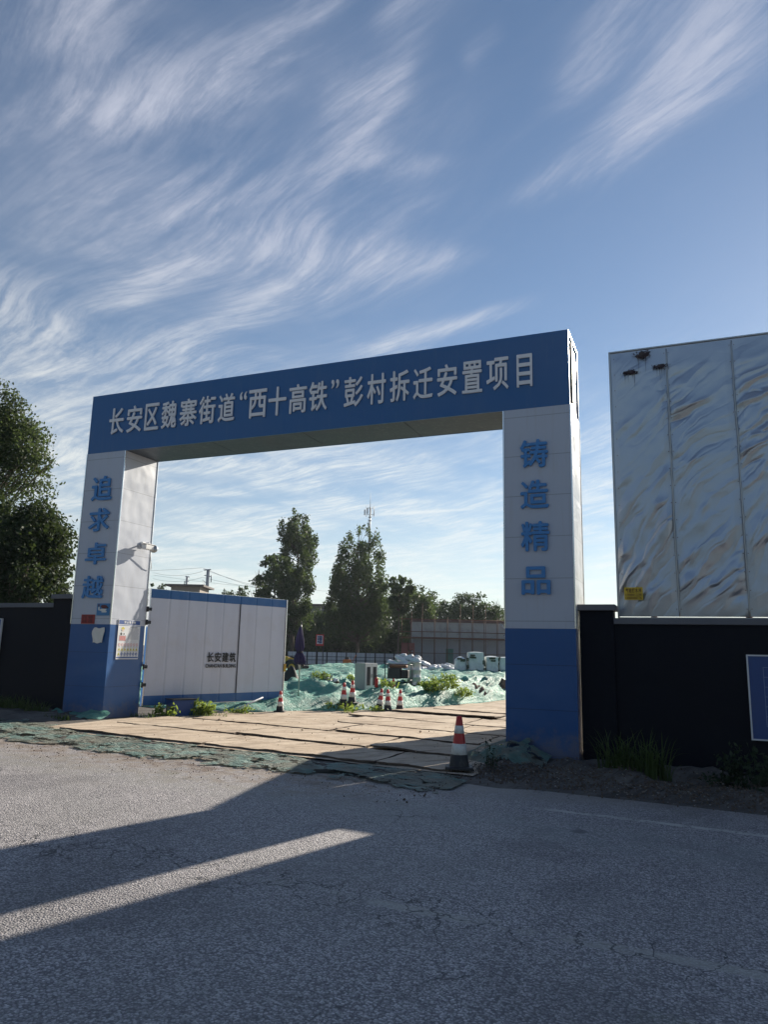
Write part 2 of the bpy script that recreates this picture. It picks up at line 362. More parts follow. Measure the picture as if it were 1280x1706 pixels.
    h = t.m('ADD', h, t.m('MULTIPLY', v2.outputs['Distance'], -.002))
    h = t.m('MULTIPLY', h, t.m('SUBTRACT', 1.0, t.m('MULTIPLY', t.m('MAXIMUM', lc, dust), .6)))
    bu = t.node('ShaderNodeBump', {'Height': h, 'Strength': .9, 'Distance': 1.0}); t.l.new(bu.outputs[0], b.inputs['Normal'])
    return m
MT['asphalt'] = asphalt()

def dirtmat(name, c1, c2, c3, sc=1.0, bump=.02):
    m, t, b = newmat(name)
    oc = t.node('ShaderNodeTexCoord').outputs['Object']
    n = t.noise(oc, 1.1 * sc, 8, .65, .3).outputs['Fac']; n2 = t.noise(oc, 11 * sc, 7, .7).outputs['Fac']
    mp0 = t.node('ShaderNodeMapping', {'Vector': oc}); mp0.inputs['Rotation'].default_value = (0, 0, R(-62))
    mp = t.node('ShaderNodeMapping', {'Vector': mp0.outputs[0]}); mp.inputs['Scale'].default_value = (.35, 2.0, 1)
    n3 = t.noise(mp.outputs[0], 2.6 * sc, 6, .6, .6).outputs['Fac']
    c = t.mix(t.ss(n, .35, .68), c1, c2); c = t.mix(t.m('MULTIPLY', t.ss(n3, .46, .68), .8), c, c3); c = t.mix(t.m('MULTIPLY', t.ss(n2, .5, .75), .5), c, tuple(x * .5 for x in c1))
    if name == 'ground_soil':
        yy = t.node('ShaderNodeSeparateXYZ', {0: oc}).outputs[1]; c = t.mix(t.m('MULTIPLY', t.ss(yy, -13.0, -16.0), .85), c, (.17, .18, .175))  # unseen ground behind the viewer greyed to keep the metal's reflections neutral
    t.l.new(c, b.inputs['Base Color']); b.inputs['Roughness'].default_value = .92; b.inputs['Specular IOR Level'].default_value = .2
    h = t.m('ADD', t.m('MULTIPLY', n2, bump * .5), t.m('MULTIPLY', n3, bump))
    bu = t.node('ShaderNodeBump', {'Height': h, 'Strength': 1.0, 'Distance': 1.0}); t.l.new(bu.outputs[0], b.inputs['Normal'])
    return m
MT['dirt'] = dirtmat('ground_soil', (.115, .105, .098), (.175, .16, .145), (.065, .058, .052), 1.0, .035)
MT['sand'] = dirtmat('plate_sand', (.49, .39, .29), (.62, .515, .40), (.27, .20, .145), 1.0, .022)

def netmat(name, dustamt, soil=0.0, cols=((.12, .42, .36), (.27, .62, .51), (.60, .73, .60))):
    m, t, b = newmat(name)
    oc = t.node('ShaderNodeTexCoord').outputs['Object']
    n = t.noise(oc, 1.0, 6, .6).outputs['Fac']; n2 = t.noise(oc, 4.5, 7, .65, .5).outputs['Fac']
    c = t.mix(t.ss(n, .35, .65), cols[0], cols[1])
    c = t.mix(t.m('MULTIPLY', t.ss(n2, .48, .72), dustamt), c, cols[2])
    if soil:
        s1 = t.noise(oc, 1.6, 8, .7, .4).outputs['Fac']
        c = t.mix(t.m('MULTIPLY', t.ss(s1, .44, .54), soil), c, (.28, .225, .17))
    t.l.new(c, b.inputs['Base Color']); b.inputs['Roughness'].default_value = .55
    wr = t.node('ShaderNodeMapping', {'Vector': oc}); wr.inputs['Rotation'].default_value = (0, 0, R(30)); wr.inputs['Scale'].default_value = (1, 2.6, 1)
    h = t.m('ADD', t.m('MULTIPLY', t.noise(wr.outputs[0], 3.2, 6, .66, 1.0).outputs['Fac'], .22), t.m('MULTIPLY', n2, .10))
    bu = t.node('ShaderNodeBump', {'Height': h, 'Strength': .9, 'Distance': 1.0}); t.l.new(bu.outputs[0], b.inputs['Normal'])
    tr = t.node('ShaderNodeBsdfTranslucent'); t.l.new(c, tr.inputs[0]); t.l.new(bu.outputs[0], tr.inputs['Normal'])
    mx = t.node('ShaderNodeMixShader', {0: .30}); t.l.new(b.outputs[0], mx.inputs[1]); t.l.new(tr.outputs[0], mx.inputs[2])
    last = mx
    if soil:                                             # torn: the ground shows through the holes
        hn = t.noise(oc, 2.2, 8, .72, .6).outputs['Fac']; tp = t.node('ShaderNodeBsdfTransparent')
        last = t.node('ShaderNodeMixShader', {0: t.ss(hn, .54, .575)}); t.l.new(mx.outputs[0], last.inputs[1]); t.l.new(tp.outputs[0], last.inputs[2])
    t.l.new(last.outputs[0], t.n['Material Output'].inputs[0])
    return m
MT['net'] = netmat('dust_net', .55)
MT['net_dirty'] = netmat('dirty_dust_net', .8, .62, ((.17, .31, .28), (.28, .44, .39), (.50, .55, .47)))

def foilmat():
    m, t, b = newmat('crumpled_aluminium')
    oc = t.node('ShaderNodeTexCoord').outputs['Object']
    sp = t.node('ShaderNodeSeparateXYZ', {0: oc})
    n = t.noise(oc, 1.2, 6, .6).outputs['Fac']; n2 = t.noise(oc, 30, 4, .6).outputs['Fac']
    c = t.mix(n, (.36, .395, .445), (.50, .535, .58))
    t.l.new(c, b.inputs['Base Color']); b.inputs['Metallic'].default_value = 1.0
    t.l.new(t.m('ADD', t.m('MULTIPLY', n, .16), .30), b.inputs['Roughness'])
    bu = t.node('ShaderNodeBump', {'Height': t.m('MULTIPLY', n2, .0012), 'Strength': 1.0, 'Distance': 1.0}); t.l.new(bu.outputs[0], b.inputs['Normal'])
    return m
MT['foil'] = foilmat()
MT['glue'] = plain('old_glue', (.035, .022, .028), .7, var=.4, vscale=20)

# ------------------------------------------------------------------ mesh helpers
class MB:
    def __init__(s): s.v = []; s.f = []; s.mi = []; s.sm = []
    def add(s, vs, fs, mi=0, smooth=False):
        o = len(s.v); s.v += [tuple(v) for v in vs]
        for f in fs: s.f.append(tuple(o + i for i in f)); s.mi.append(mi); s.sm.append(smooth)
    def box(s, a, b, mi=0, rot=None, org=None):
        x0, y0, z0 = a; x1, y1, z1 = b
        vs = [(x0,y0,z0),(x1,y0,z0),(x1,y1,z0),(x0,y1,z0),(x0,y0,z1),(x1,y0,z1),(x1,y1,z1),(x0,y1,z1)]
        if rot is not None:
            org = Vector(org or ((x0+x1)/2, (y0+y1)/2, (z0+z1)/2)); vs = [rot @ (Vector(v) - org) + org for v in vs]
        s.add(vs, [(0,3,2,1),(4,5,6,7),(0,1,5,4),(1,2,6,5),(2,3,7,6),(3,0,4,7)], mi)
    def bbox(s, a, b, r=.01, mi=0):
        """box with chamfered edges"""
        import bmesh
        bm = bmesh.new(); bmesh.ops.create_cube(bm, size=1)
        for v in bm.verts:
            v.co = Vector([(a[i] + b[i]) / 2 + v.co[i] * (b[i] - a[i]) for i in range(3)])
        bmesh.ops.bevel(bm, geom=list(bm.edges), offset=r, segments=2, affect='EDGES', profile=.5)
        bm.verts.index_update()
        s.add([v.co for v in bm.verts], [[v.index for v in f.verts] for f in bm.faces], mi); bm.free()
    def tube(s, pts, rad, n=8, mi=0, smooth=True, cap=True):
        pts = [Vector(p) for p in pts]
        if not hasattr(rad, '__len__'): rad = [rad] * len(pts)
        vs = []; fs = []
        for i, p in enumerate(pts):
            t = (pts[min(i+1, len(pts)-1)] - pts[max(i-1, 0)])
            t = t.normalized() if t.length > 1e-9 else Vector((0,0,1))
            a = t.orthogonal().normalized() if i == 0 else (a - t * a.dot(t)).normalized()
            bb = t.cross(a)
            for k in range(n):
                an = 2 * math.pi * k / n; vs.append(p + (a * math.cos(an) + bb * math.sin(an)) * rad[i])
        for i in range(len(pts) - 1):
            for k in range(n):
                k2 = (k + 1) % n; fs.append((i*n+k, i*n+k2, (i+1)*n+k2, (i+1)*n+k))
        if cap: fs.append(tuple(range(n-1, -1, -1))); fs.append(tuple((len(pts)-1)*n + k for k in range(n)))
        s.add(vs, fs, mi, smooth)
    def lathe(s, prof, n=20, c=(0,0,0), mi=0, smooth=True):
        vs = []; fs = []
        for r_, z in prof:
            for k in range(n):
                an = 2*math.pi*k/n; vs.append((c[0]+r_*math.cos(an), c[1]+r_*math.sin(an), c[2]+z))
        for i in range(len(prof)-1):
            for k in range(n):
                k2 = (k+1) % n; fs.append((i*n+k, i*n+k2, (i+1)*n+k2, (i+1)*n+k))
        s.add(vs, fs, mi, smooth)
    def quad(s, vs, mi=0): s.add(vs, [tuple(range(len(vs)))], mi)
    def grid(s, nx, ny, fn, mi=0, smooth=True):
        vs = [fn(i / nx, j / ny) for j in range(ny+1) for i in range(nx+1)]
        fs = [(j*(nx+1)+i, j*(nx+1)+i+1, (j+1)*(nx+1)+i+1, (j+1)*(nx+1)+i) for j in range(ny) for i in range(nx)]
        s.add(vs, fs, mi, smooth)
    def build(s, name, mats, parent=None):
        me = bpy.data.meshes.new(name); me.from_pydata([tuple(v) for v in s.v], [], s.f)
        if not isinstance(mats, (list, tuple)): mats = [mats]
        for m in mats: me.materials.append(MT[m] if isinstance(m, str) else m)
        me.polygons.foreach_set('material_index', s.mi); me.polygons.foreach_set('use_smooth', s.sm)
        me.update()
        o = bpy.data.objects.new(name, me); COL.objects.link(o)
        if parent: o.parent = parent
        return o
def tag(o, label=None, cat=None, group=None, kind=None):
    for k, v in (('label', label), ('category', cat), ('group', group), ('kind', kind)):
        if v: o[k] = v
    return o
def empty(name, loc, rz=0, label=None, cat=None, group=None):
    o = bpy.data.objects.new(name, None); COL.objects.link(o); o.location = loc; o.rotation_euler = (0, 0, rz); o.empty_display_size = .2
    return tag(o, label, cat, group)
KIDS = {}
def kids(o): return [c for c in COL.objects if c.parent == o]
def copy_tree(o, parent=None):
    c = o.copy(); COL.objects.link(c); c.parent = parent
    for ch in kids(o): copy_tree(ch, c)
    return c
def fbm(x, y, z=0, o=4, H=1.0): return mn.fractal(Vector((x, y, z)), H, 2.0, o)
def sst(a, b, x):
    t = min(1, max(0, (x - a) / (b - a))); return t * t * (3 - 2 * t)

# lettering: glyph outlines fitted into measured cells
_gl = {}
def glyph(ch, bold=.0, ext=.02):
    k = (ch, bold)
    if k not in _gl:
        cu = bpy.data.curves.new('g', 'FONT'); cu.body = ch; cu.size = 1; cu.extrude = ext; cu.offset = bold; cu.resolution_u = 3
        ob = bpy.data.objects.new('g', cu); COL.objects.link(ob)
        dg = bpy.context.evaluated_depsgraph_get()
        me = bpy.data.meshes.new_from_object(ob.evaluated_get(dg))
        vs = np.array([v.co[:] for v in me.vertices]) if len(me.vertices) else np.zeros((1, 3)); fs = [tuple(p.vertices) for p in me.polygons]
        bpy.data.objects.remove(ob); bpy.data.curves.remove(cu); bpy.data.meshes.remove(me)
        _gl[k] = (vs, fs)
    return _gl[k]
def put_text(mb, txt, cell, fr, depth=.04, bold=.012, mi=0):
    """fr(u, w, d) -> point, where u runs along the writing, w is height and d stands out of the surface"""
    vs, fs = glyph(txt); b_o = bold * 1.6
    lo = vs.min(0); hi = vs.max(0); sz = np.maximum(hi - lo, 1e-6)
    x0, x1, z0, z1 = cell
    t = (vs - lo) / sz
    ks = [(0, 0)] + ([(1, 0), (-1, 0), (0, 1), (0, -1)] if bold else [])
    sx_, sz_ = (b_o, b_o) if len(txt) == 1 else (b_o * .1, b_o)
    for n_, (du, dw) in enumerate(ks):                     # strokes thickened by stepping the outline sideways
        out = [fr(x0 + (a * (1 - 2 * sx_) + sx_ + du * sx_) * (x1 - x0), z0 + (b_ * (1 - 2 * sz_) + sz_ + dw * sz_) * (z1 - z0), c * depth * (1 - .02 * n_) + (1 - c) * depth * .02 * n_) for a, b_, c in t]
        mb.add(out, fs, mi)

# foliage: many small leaf blades
def leaf_object(name, P, size, mat, parent=None, aspect=.55, upright=0.0, seed=0, sizevar=.4):
    rg = np.random.default_rng(seed); n = len(P)
    ax = rg.normal(size=(n, 3)); ax[:, 2] -= .5; ax /= np.linalg.norm(ax, axis=1, keepdims=True)
    if upright: ax = ax * (1 - upright) + np.array([0, 0, 1.]) * upright; ax /= np.linalg.norm(ax, axis=1, keepdims=True)
    t = rg.normal(size=(n, 3)); b = np.cross(ax, t); b /= np.linalg.norm(b, axis=1, keepdims=True)
    s = size * (1 + sizevar * (rg.random((n, 1)) * 2 - 1))
    nrm = np.cross(ax, b)
    V = np.stack([P - ax * s * .5, P + b * s * aspect * .5 - nrm * s * .06, P + ax * s * .5, P - b * s * aspect * .5 - nrm * s * .06], 1).reshape(-1, 3)
    me = bpy.data.meshes.new(name); me.vertices.add(4 * n); me.vertices.foreach_set('co', V.astype(np.float32).ravel())
    me.loops.add(4 * n); me.loops.foreach_set('vertex_index', np.arange(4 * n, dtype=np.int32))
    me.polygons.add(n); me.polygons.foreach_set('loop_start', np.arange(0, 4 * n, 4, dtype=np.int32)); me.polygons.foreach_set('loop_total', np.full(n, 4, np.int32))
    me.materials.append(MT[mat]); me.update(calc_edges=True); me.validate()
    o = bpy.data.objects.new(name, me); COL.objects.link(o)
    if parent: o.parent = parent
    return o
def clump_points(clumps, n, rg, shell=.55):
    """leaf positions in a set of ellipsoid clumps (centre, radii); denser towards each clump's outside"""
    vol = np.array([c[1][0] * c[1][1] * c[1][2] for c in clumps]) ** .75; k = rg.choice(len(clumps), n, p=vol / vol.sum())
    d = rg.normal(size=(n, 3)); d /= np.linalg.norm(d, axis=1, keepdims=True)
    r = rg.random((n, 1)) ** .42; r = r * (1 + .16 * rg.normal(size=(n, 1)))
    C = np.array([c[0] for c in clumps])[k]; A = np.array([c[1] for c in clumps])[k]
    return C + d * r * A

def tree(name, base, H, trunk_r, clumps, n, leaf, mat, label, cat='tree', group=None, seed=1, bark='bark', limb_every=1, trunk_top=.8):
    """clumps in metres relative to the base"""
    root = empty(name, base, 0, label, cat, group); rg = np.random.default_rng(seed); rnd = random.Random(seed)
    mb = MB(); pts = []; rad = []
    for i in range(8):
        f = i / 7; pts.append((rnd.uniform(-.05, .05) * H * f * .5, rnd.uniform(-.05, .05) * H * f * .5, -.2 + H * trunk_top * f)); rad.append(trunk_r * (1 - .82 * f))
    mb.tube(pts, rad, 8)
    for i, (c, a) in enumerate(clumps):
        if i % limb_every: continue
        zs = max(.15 * H, min(H * trunk_top * .95, c[2] - .55 * math.hypot(c[0], c[1]) - .3 * a[2])); f = zs / (H * trunk_top)
        p0 = Vector(pts[min(7, int(f * 7))]); p0.z = zs; p2 = Vector(c); p1 = (p0 + p2) / 2 + Vector((rnd.uniform(-.1, .1), rnd.uniform(-.1, .1), -.05)) * (p2 - p0).length
        r0 = trunk_r * (1 - .8 * f) * .55
        mb.tube([p0, p1, p2, p2 + (p2 - p1) * .15], [r0, r0 * .7, r0 * .4, r0 * .12], 5)
    mb.build('trunk', bark, root)
    leaf_object('crown', clump_points(clumps, n, rg), leaf, mat, root, seed=seed)
    return root
def crown_profile(H, prof, N, seed, cr=(.16, .26), squash=1.25):
    """N clumps spread through a crown; prof(f) = radius at height fraction f"""
    rnd = random.Random(seed); out = []
    while len(out) < N:
        f = rnd.random(); r_ = prof(f)
        if rnd.random() > (r_ + .3) / (max(prof(i / 20) for i in range(21)) + .3): continue
        an = rnd.uniform(0, 2 * math.pi); q = math.sqrt(rnd.random()) * r_
        s = rnd.uniform(*cr) * max(r_, .8)
        out.append(((q * math.cos(an), q * math.sin(an), f * H), (s, s, s * squash)))
    return out

# ------------------------------------------------------------------ ground, road
def gh(x, y):
    a = 0.1 - 0.02 * min(14, max(-3, x))
    s = sst(10, 45, y); z = a * (1 - s) + .30 * s
    s2 = sst(20, 120, abs(x - 6)); z = z * (1 - s2) + .2 * s2
    return z
def bank(x, y):
    """loose soil heaped against the walls, columns and mixed through the verge"""
    e = sst(-1.9, -.55, y) * (1 - sst(.25, .9, y))
    side = sst(9.3, 10.2, x) + (1 - sst(-.4, 1.5, x))
    return e * side * (.11 + .10 * fbm(x * 1.3, y * 1.6, 3.1) + .06 * fbm(x * 5, y * 5, 9))
def terrain():
    def ax(fine0, fine1, step, far0, far1):
        a = list(np.arange(fine0, fine1 + 1e-6, step)); s = step; x = fine1
        while x < far1: s *= 1.35; x += s; a.append(x)
        s = step; x = fine0; pre = []
        while x > far0: s *= 1.35; x -= s; pre.append(x)
        return pre[::-1] + a
    xs = ax(-6, 19, .16, -700, 700); ys = ax(-3.2, 3, .16, -500, 900)
    mb = MB(); vs = []
    for y in ys:
        for x in xs:
            z = gh(x, y) + bank(x, y)
            if -2.4 < y < .5: z += .012 * fbm(x * 4, y * 4, 1)
            if y < -2.3: z -= .03
            vs.append((x, y, z))
    nx = len(xs)
    fs = [(j*nx+i, j*nx+i+1, (j+1)*nx+i+1, (j+1)*nx+i) for j in range(len(ys)-1) for i in range(nx-1)]
    mb.add(vs, fs, 0, True)
    tag(mb.build('ground', 'dirt'), 'bare brown soil of the verge and the building site', 'ground', kind='structure')
    mb = MB()
    xr = list(np.arange(-4, 20, .2)); xr = [-300, -120, -60, -30, -15, -8] + xr + [24, 35, 60, 120, 300]
    vs = []; NJ = 8
    for x in xr:
        ye = -2.45 + .22 * fbm(x * .8, 0, 5) + .05 * fbm(x * 5, 0, 8) - .45 * sst(9.8, 9.0, x) * sst(-8, 1, x) + .20 * min(4.5, max(0, x - 10))
        for j in range(NJ + 1):
            y = -14 + (ye + 14) * j / NJ; vs.append((x, y, gh(x, y) + (.012 if j < NJ else -.012)))
    fs = [(i*(NJ+1)+j, (i+1)*(NJ+1)+j, (i+1)*(NJ+1)+j+1, i*(NJ+1)+j+1) for i in range(len(xr)-1) for j in range(NJ)]
    mb.add(vs, fs, 0, False)
    tag(mb.build('road', 'asphalt'), 'worn grey asphalt road with faded paint lines in front of the gate', 'road', kind='structure')
terrain()

# ------------------------------------------------------------------ the gate
ZB, ZS, ZT, GW, WL, WR, GD = 2.058, 5.93, 7.32, 10.923, 1.116, 1.182, 1.10
def gate():
    g = empty('site_gate', (0, 0, 0), 0, 'blue and white portal gate with raised lettering across its beam and columns', 'gate')
    for x0, x1 in ((0, WL), (GW - WR, GW)):
        mb = MB(); mb.box((x0, 0, -.35), (x1, GD, ZB)); c = mb.build('column', 'blue_panel', g)
        mb = MB(); right = x0 > 5
        # upper shaft, one sheet per face so the side sheets can bulge a little
        z0, z1 = ZB, (ZS if not right else ZS)
        mb.quad([(x0, -.002, z0), (x1, -.002, z0), (x1, -.002, z1), (x0, -.002, z1)], 0)
        mb.quad([(x1, GD, z0), (x0, GD, z0), (x0, GD, z1), (x1, GD, z1)], 0)
        for xx, sgn in ((x0, -1), (x1, 1)):
            def fn(u, w, xx=xx, sgn=sgn, z0=z0, z1=z1):
                y = -.002 + (GD + .002) * u if sgn > 0 else GD - (GD + .002) * u
                z = z0 + (z1 - z0) * w; e = min(u, 1 - u) * 4; e = min(1, e); pw = abs(math.sin((z - .02) / .72 * math.pi)) ** .5
                amp = .022 if (right and sgn > 0) else .006
                return (xx + sgn * amp * e * pw * (.6 + fbm(y * 2.2, z * 1.6, 3 + xx)), y, z)
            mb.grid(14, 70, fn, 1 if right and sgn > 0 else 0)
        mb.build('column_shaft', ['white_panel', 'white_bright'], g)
        # aluminium corner trims
        mb = MB()
        for xx in (x0, x1):
            for yy in (-.004, GD):
                mb.box((xx - .012, yy - .010, ZB + .01), (xx + .012, yy + .014, ZS - .004))
        mb.build('corner_trim', 'alu_trim', c)
    mb = MB()
    mb.box((0, -.004, ZS), (GW, 0.02, ZT)); mb.box((0, GD - .02, ZS), (GW, GD + .004, ZT)); mb.box((0, .02, ZT - .03), (GW, GD - .02, ZT))
    mb.build('beam', 'blue_beam', g)
    mb = MB()
    xs = [WL, 3.4, 5.6, 7.8, GW - WR]
    for a, b in zip(xs, xs[1:]): mb.box((a + .006, .022, ZS + .004), (b - .006, GD - .022, ZS + .03))
    mb.build('soffit', 'soffit', g)
    for xx, sg in ((0, -1), (GW, 1)):
        mb = MB()
        def fn(u, w, xx=xx, sg=sg): 
            y = .02 + (GD - .04) * u; z = ZS + (ZT - ZS) * w
            return (xx - sg * .03 + sg * .018 * fbm(y * 2.5, z * 2, xx) * min(1, 5 * min(u, 1 - u)), y if sg > 0 else GD - y, z)
        mb.grid(10, 14, fn)
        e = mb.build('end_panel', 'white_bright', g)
    mb = MB()
    for y in (.34, .40): mb.box((GW - .05, y, ZS + .15), (GW + .004, y + .022, ZT - .10))
    mb.build('end_slot', 'dark_paint', e)
    fr = lambda u, w, d: (u, -.004 - d - .012, w)
    mb = MB()
    T = '长安区魏寨街道“西十高铁”彭村拆迁安置项目'
    CE = [(0.59,1.01),(1.1,1.52),(1.61,1.99),(2.07,2.47),(2.56,3.01),(3.07,3.49),(3.57,3.98),(4.1,4.27),(4.33,4.76),(4.81,5.23),(5.3,5.7),(5.76,6.17),(6.26,6.43),(6.55,6.96),(7.05,7.44),(7.53,7.93),(8.01,8.4),(8.49,8.88),(8.98,9.36),(9.44,9.85),(10.0,10.28)]
    for ch, (a, b) in zip(T, CE):
        z0, z1 = (6.33, 6.95) if ch not in '“”' else (6.76, 6.94)
        put_text(mb, ch, (a, b, z0, z1), fr, .026, .009)
    mb.build('raised_lettering', 'letter_white', g)
    for T, xa, xb, zz in (('追求卓越', .26, .85, [(4.80,5.37),(4.10,4.63),(3.36,3.85),(2.61,3.11)]), ('铸造精品', 10.04, 10.53, [(4.83,5.34),(4.10,4.61),(3.36,3.88),(2.62,3.10)])):
        mb = MB()
        for ch, (a, b) in zip(T, zz): put_text(mb, ch, (xa, xb, a, b), fr, .030, .013)
        mb.build('raised_lettering', 'letter_blue', g)
    return g
gate()

def gate_leaf(loc, rz, L, label, logo, flip=1):
    g = empty('gate_leaf', loc, rz, label, 'gate leaf', 'sheet metal gate leaves standing open')
    z0, z1, bh = .30, 2.92, .205; NP = 8; w = L / NP
    def sheet(za, zb, off, mat, nm, nz):
        mb = MB(); xs = []
        for k in range(NP):
            xs += [(k*w + .004, .014), (k*w + w*.08, 0.0), (k*w + w*.5, .013 * (1 if k % 2 else .55)), (k*w + w*.93, .004), (k*w + w - .004, .016)]
        n = len(xs)
        for side in (0, 1):
            vs = []
            for j in range(nz + 1):
                z = za + (zb - za) * j / nz
                for x, d in xs:
                    q = .008 * fbm(x * 1.5, z * 1.5, 2 + rz) if nz > 1 else 0
                    vs.append((x, flip * ((d - off + q) if side == 0 else (.05 + off * .5)), z))
            fs = [(j*n+i, j*n+i+1, (j+1)*n+i+1, (j+1)*n+i) for j in range(nz) for i in range(n-1)]
            mb.add(vs, fs, 0, False)
        return mb.build(nm, mat, g)
    sheet(z0 + bh, z1 - bh, 0, 'leaf_white', 'panel_sheet', 10)
    sheet(z1 - bh, z1, .004, 'leaf_blue', 'top_band', 1); sheet(z0, z0 + bh, .004, 'leaf_blue', 'bottom_band', 1)
    mb = MB()
    for x in (-.02, L): mb.box((x, -.01 if flip > 0 else -.06, z0 - .02), (x + .03, .06 if flip > 0 else .01, z1 + .01))
    mb.box((0, .052 * flip if flip > 0 else -.075, z1 - .06), (L, .075 if flip > 0 else -.052, z1 + .012)); mb.box((0, .052 if flip > 0 else -.075, z0 - .015), (L, .075 if flip > 0 else -.052, z0 + .05))
    mb.box((L * .5, .052 if flip > 0 else -.075, z0), (L * .5 + .04, .075 if flip > 0 else -.052, z1 - .06))
    mb.build('frame', 'alu_trim', g)
    for z in (.75, 1.15, 2.15, 2.45):
        mb = MB(); mb.tube([(-.045, -.01, z - .06), (-.045, -.01, z + .06)], .022, 8); mb.box((-.05, -.02, z - .035), (.05, -.006, z + .035)); mb.build('hinge', 'dark_paint', g)
    mb = MB(); mb.box((L - .02, -.04, 1.02), (L + .05, -.014, 1.22)); mb.box((L + .03, -.06, 1.1), (L + .06, .05, 1.14)); mb.build('latch', 'yellow', g)
    if logo:
        # a seam line beside the lettering and the lettering itself
        mb = MB(); mb.box((5 * w - .008, -.018, z0 + bh), (5 * w + .008, .0, z1 - bh)); mb.build('seam_strip', 'rubber', g)
        fr = lambda u, q, d: (u, -.016 - d, q)
        mb = MB(); a = 3.18 * w; cw = 1.72 * w / 4
        for i, ch in enumerate('长安建筑'): put_text(mb, ch, (a + i * cw + .012, a + (i + 1) * cw - .012, 1.26, 1.50), fr, .003, .018)
        put_text(mb, "CHANG'AN BUILDING", (a - .02, a + 4 * cw, 1.125, 1.22), fr, .003, .02)
        mb.build('painted_lettering', 'black_ink', g)
    return g
ang = math.atan2(.945, .33)
gate_leaf((1.16, 1.16, 0), ang, 4.12, 'white corrugated gate leaf lettered in black, standing open beside the grey-lettered poster column', True)
gate_leaf((9.69, 1.20, 0), math.atan2(4.0, -.80), 4.0, 'plain gate leaf swung back out of sight behind the right-hand column', False, -1)

# ------------------------------------------------------------------ walls
def wall(name, x0, x1, y0, y1, zb, zt, piers, label):
    g = empty(name, (x0, y0, 0), 0, label, 'wall')
    L = x1 - x0; d = y1 - y0
    mb = MB(); mb.box((0, 0, zb), (L, d, zt - .10)); mb.build('wall_body', 'dark_wall', g)
    mb = MB(); mb.bbox((0, -.05, zt - .10), (L, d + .05, zt), .008); mb.build('coping', 'cap_stone', g)
    for a, b, zp in piers:
        mb = MB(); mb.box((a - x0, -.06, zb), (b - x0, d + .06, zp - .10)); p = mb.build('pier', 'dark_wall', g)
        mb = MB(); mb.bbox((a - x0 - .04, -.12, zp - .10), (b - x0 + .04, d + .12, zp), .008); mb.build('pier_cap', 'cap_stone', p)
    return g
wall('boundary_wall', 11.50, 30, .28, .52, -.6, 2.25, [(10.955, 11.50, 2.47)], 'dark painted wall with grey coping under the silver billboard')
wall('boundary_wall', -26, -.62, .15, .39, -.6, 2.53, [(-.66, -.10, 2.72)], 'dark painted wall with grey coping below the leafy trees beside the gate')

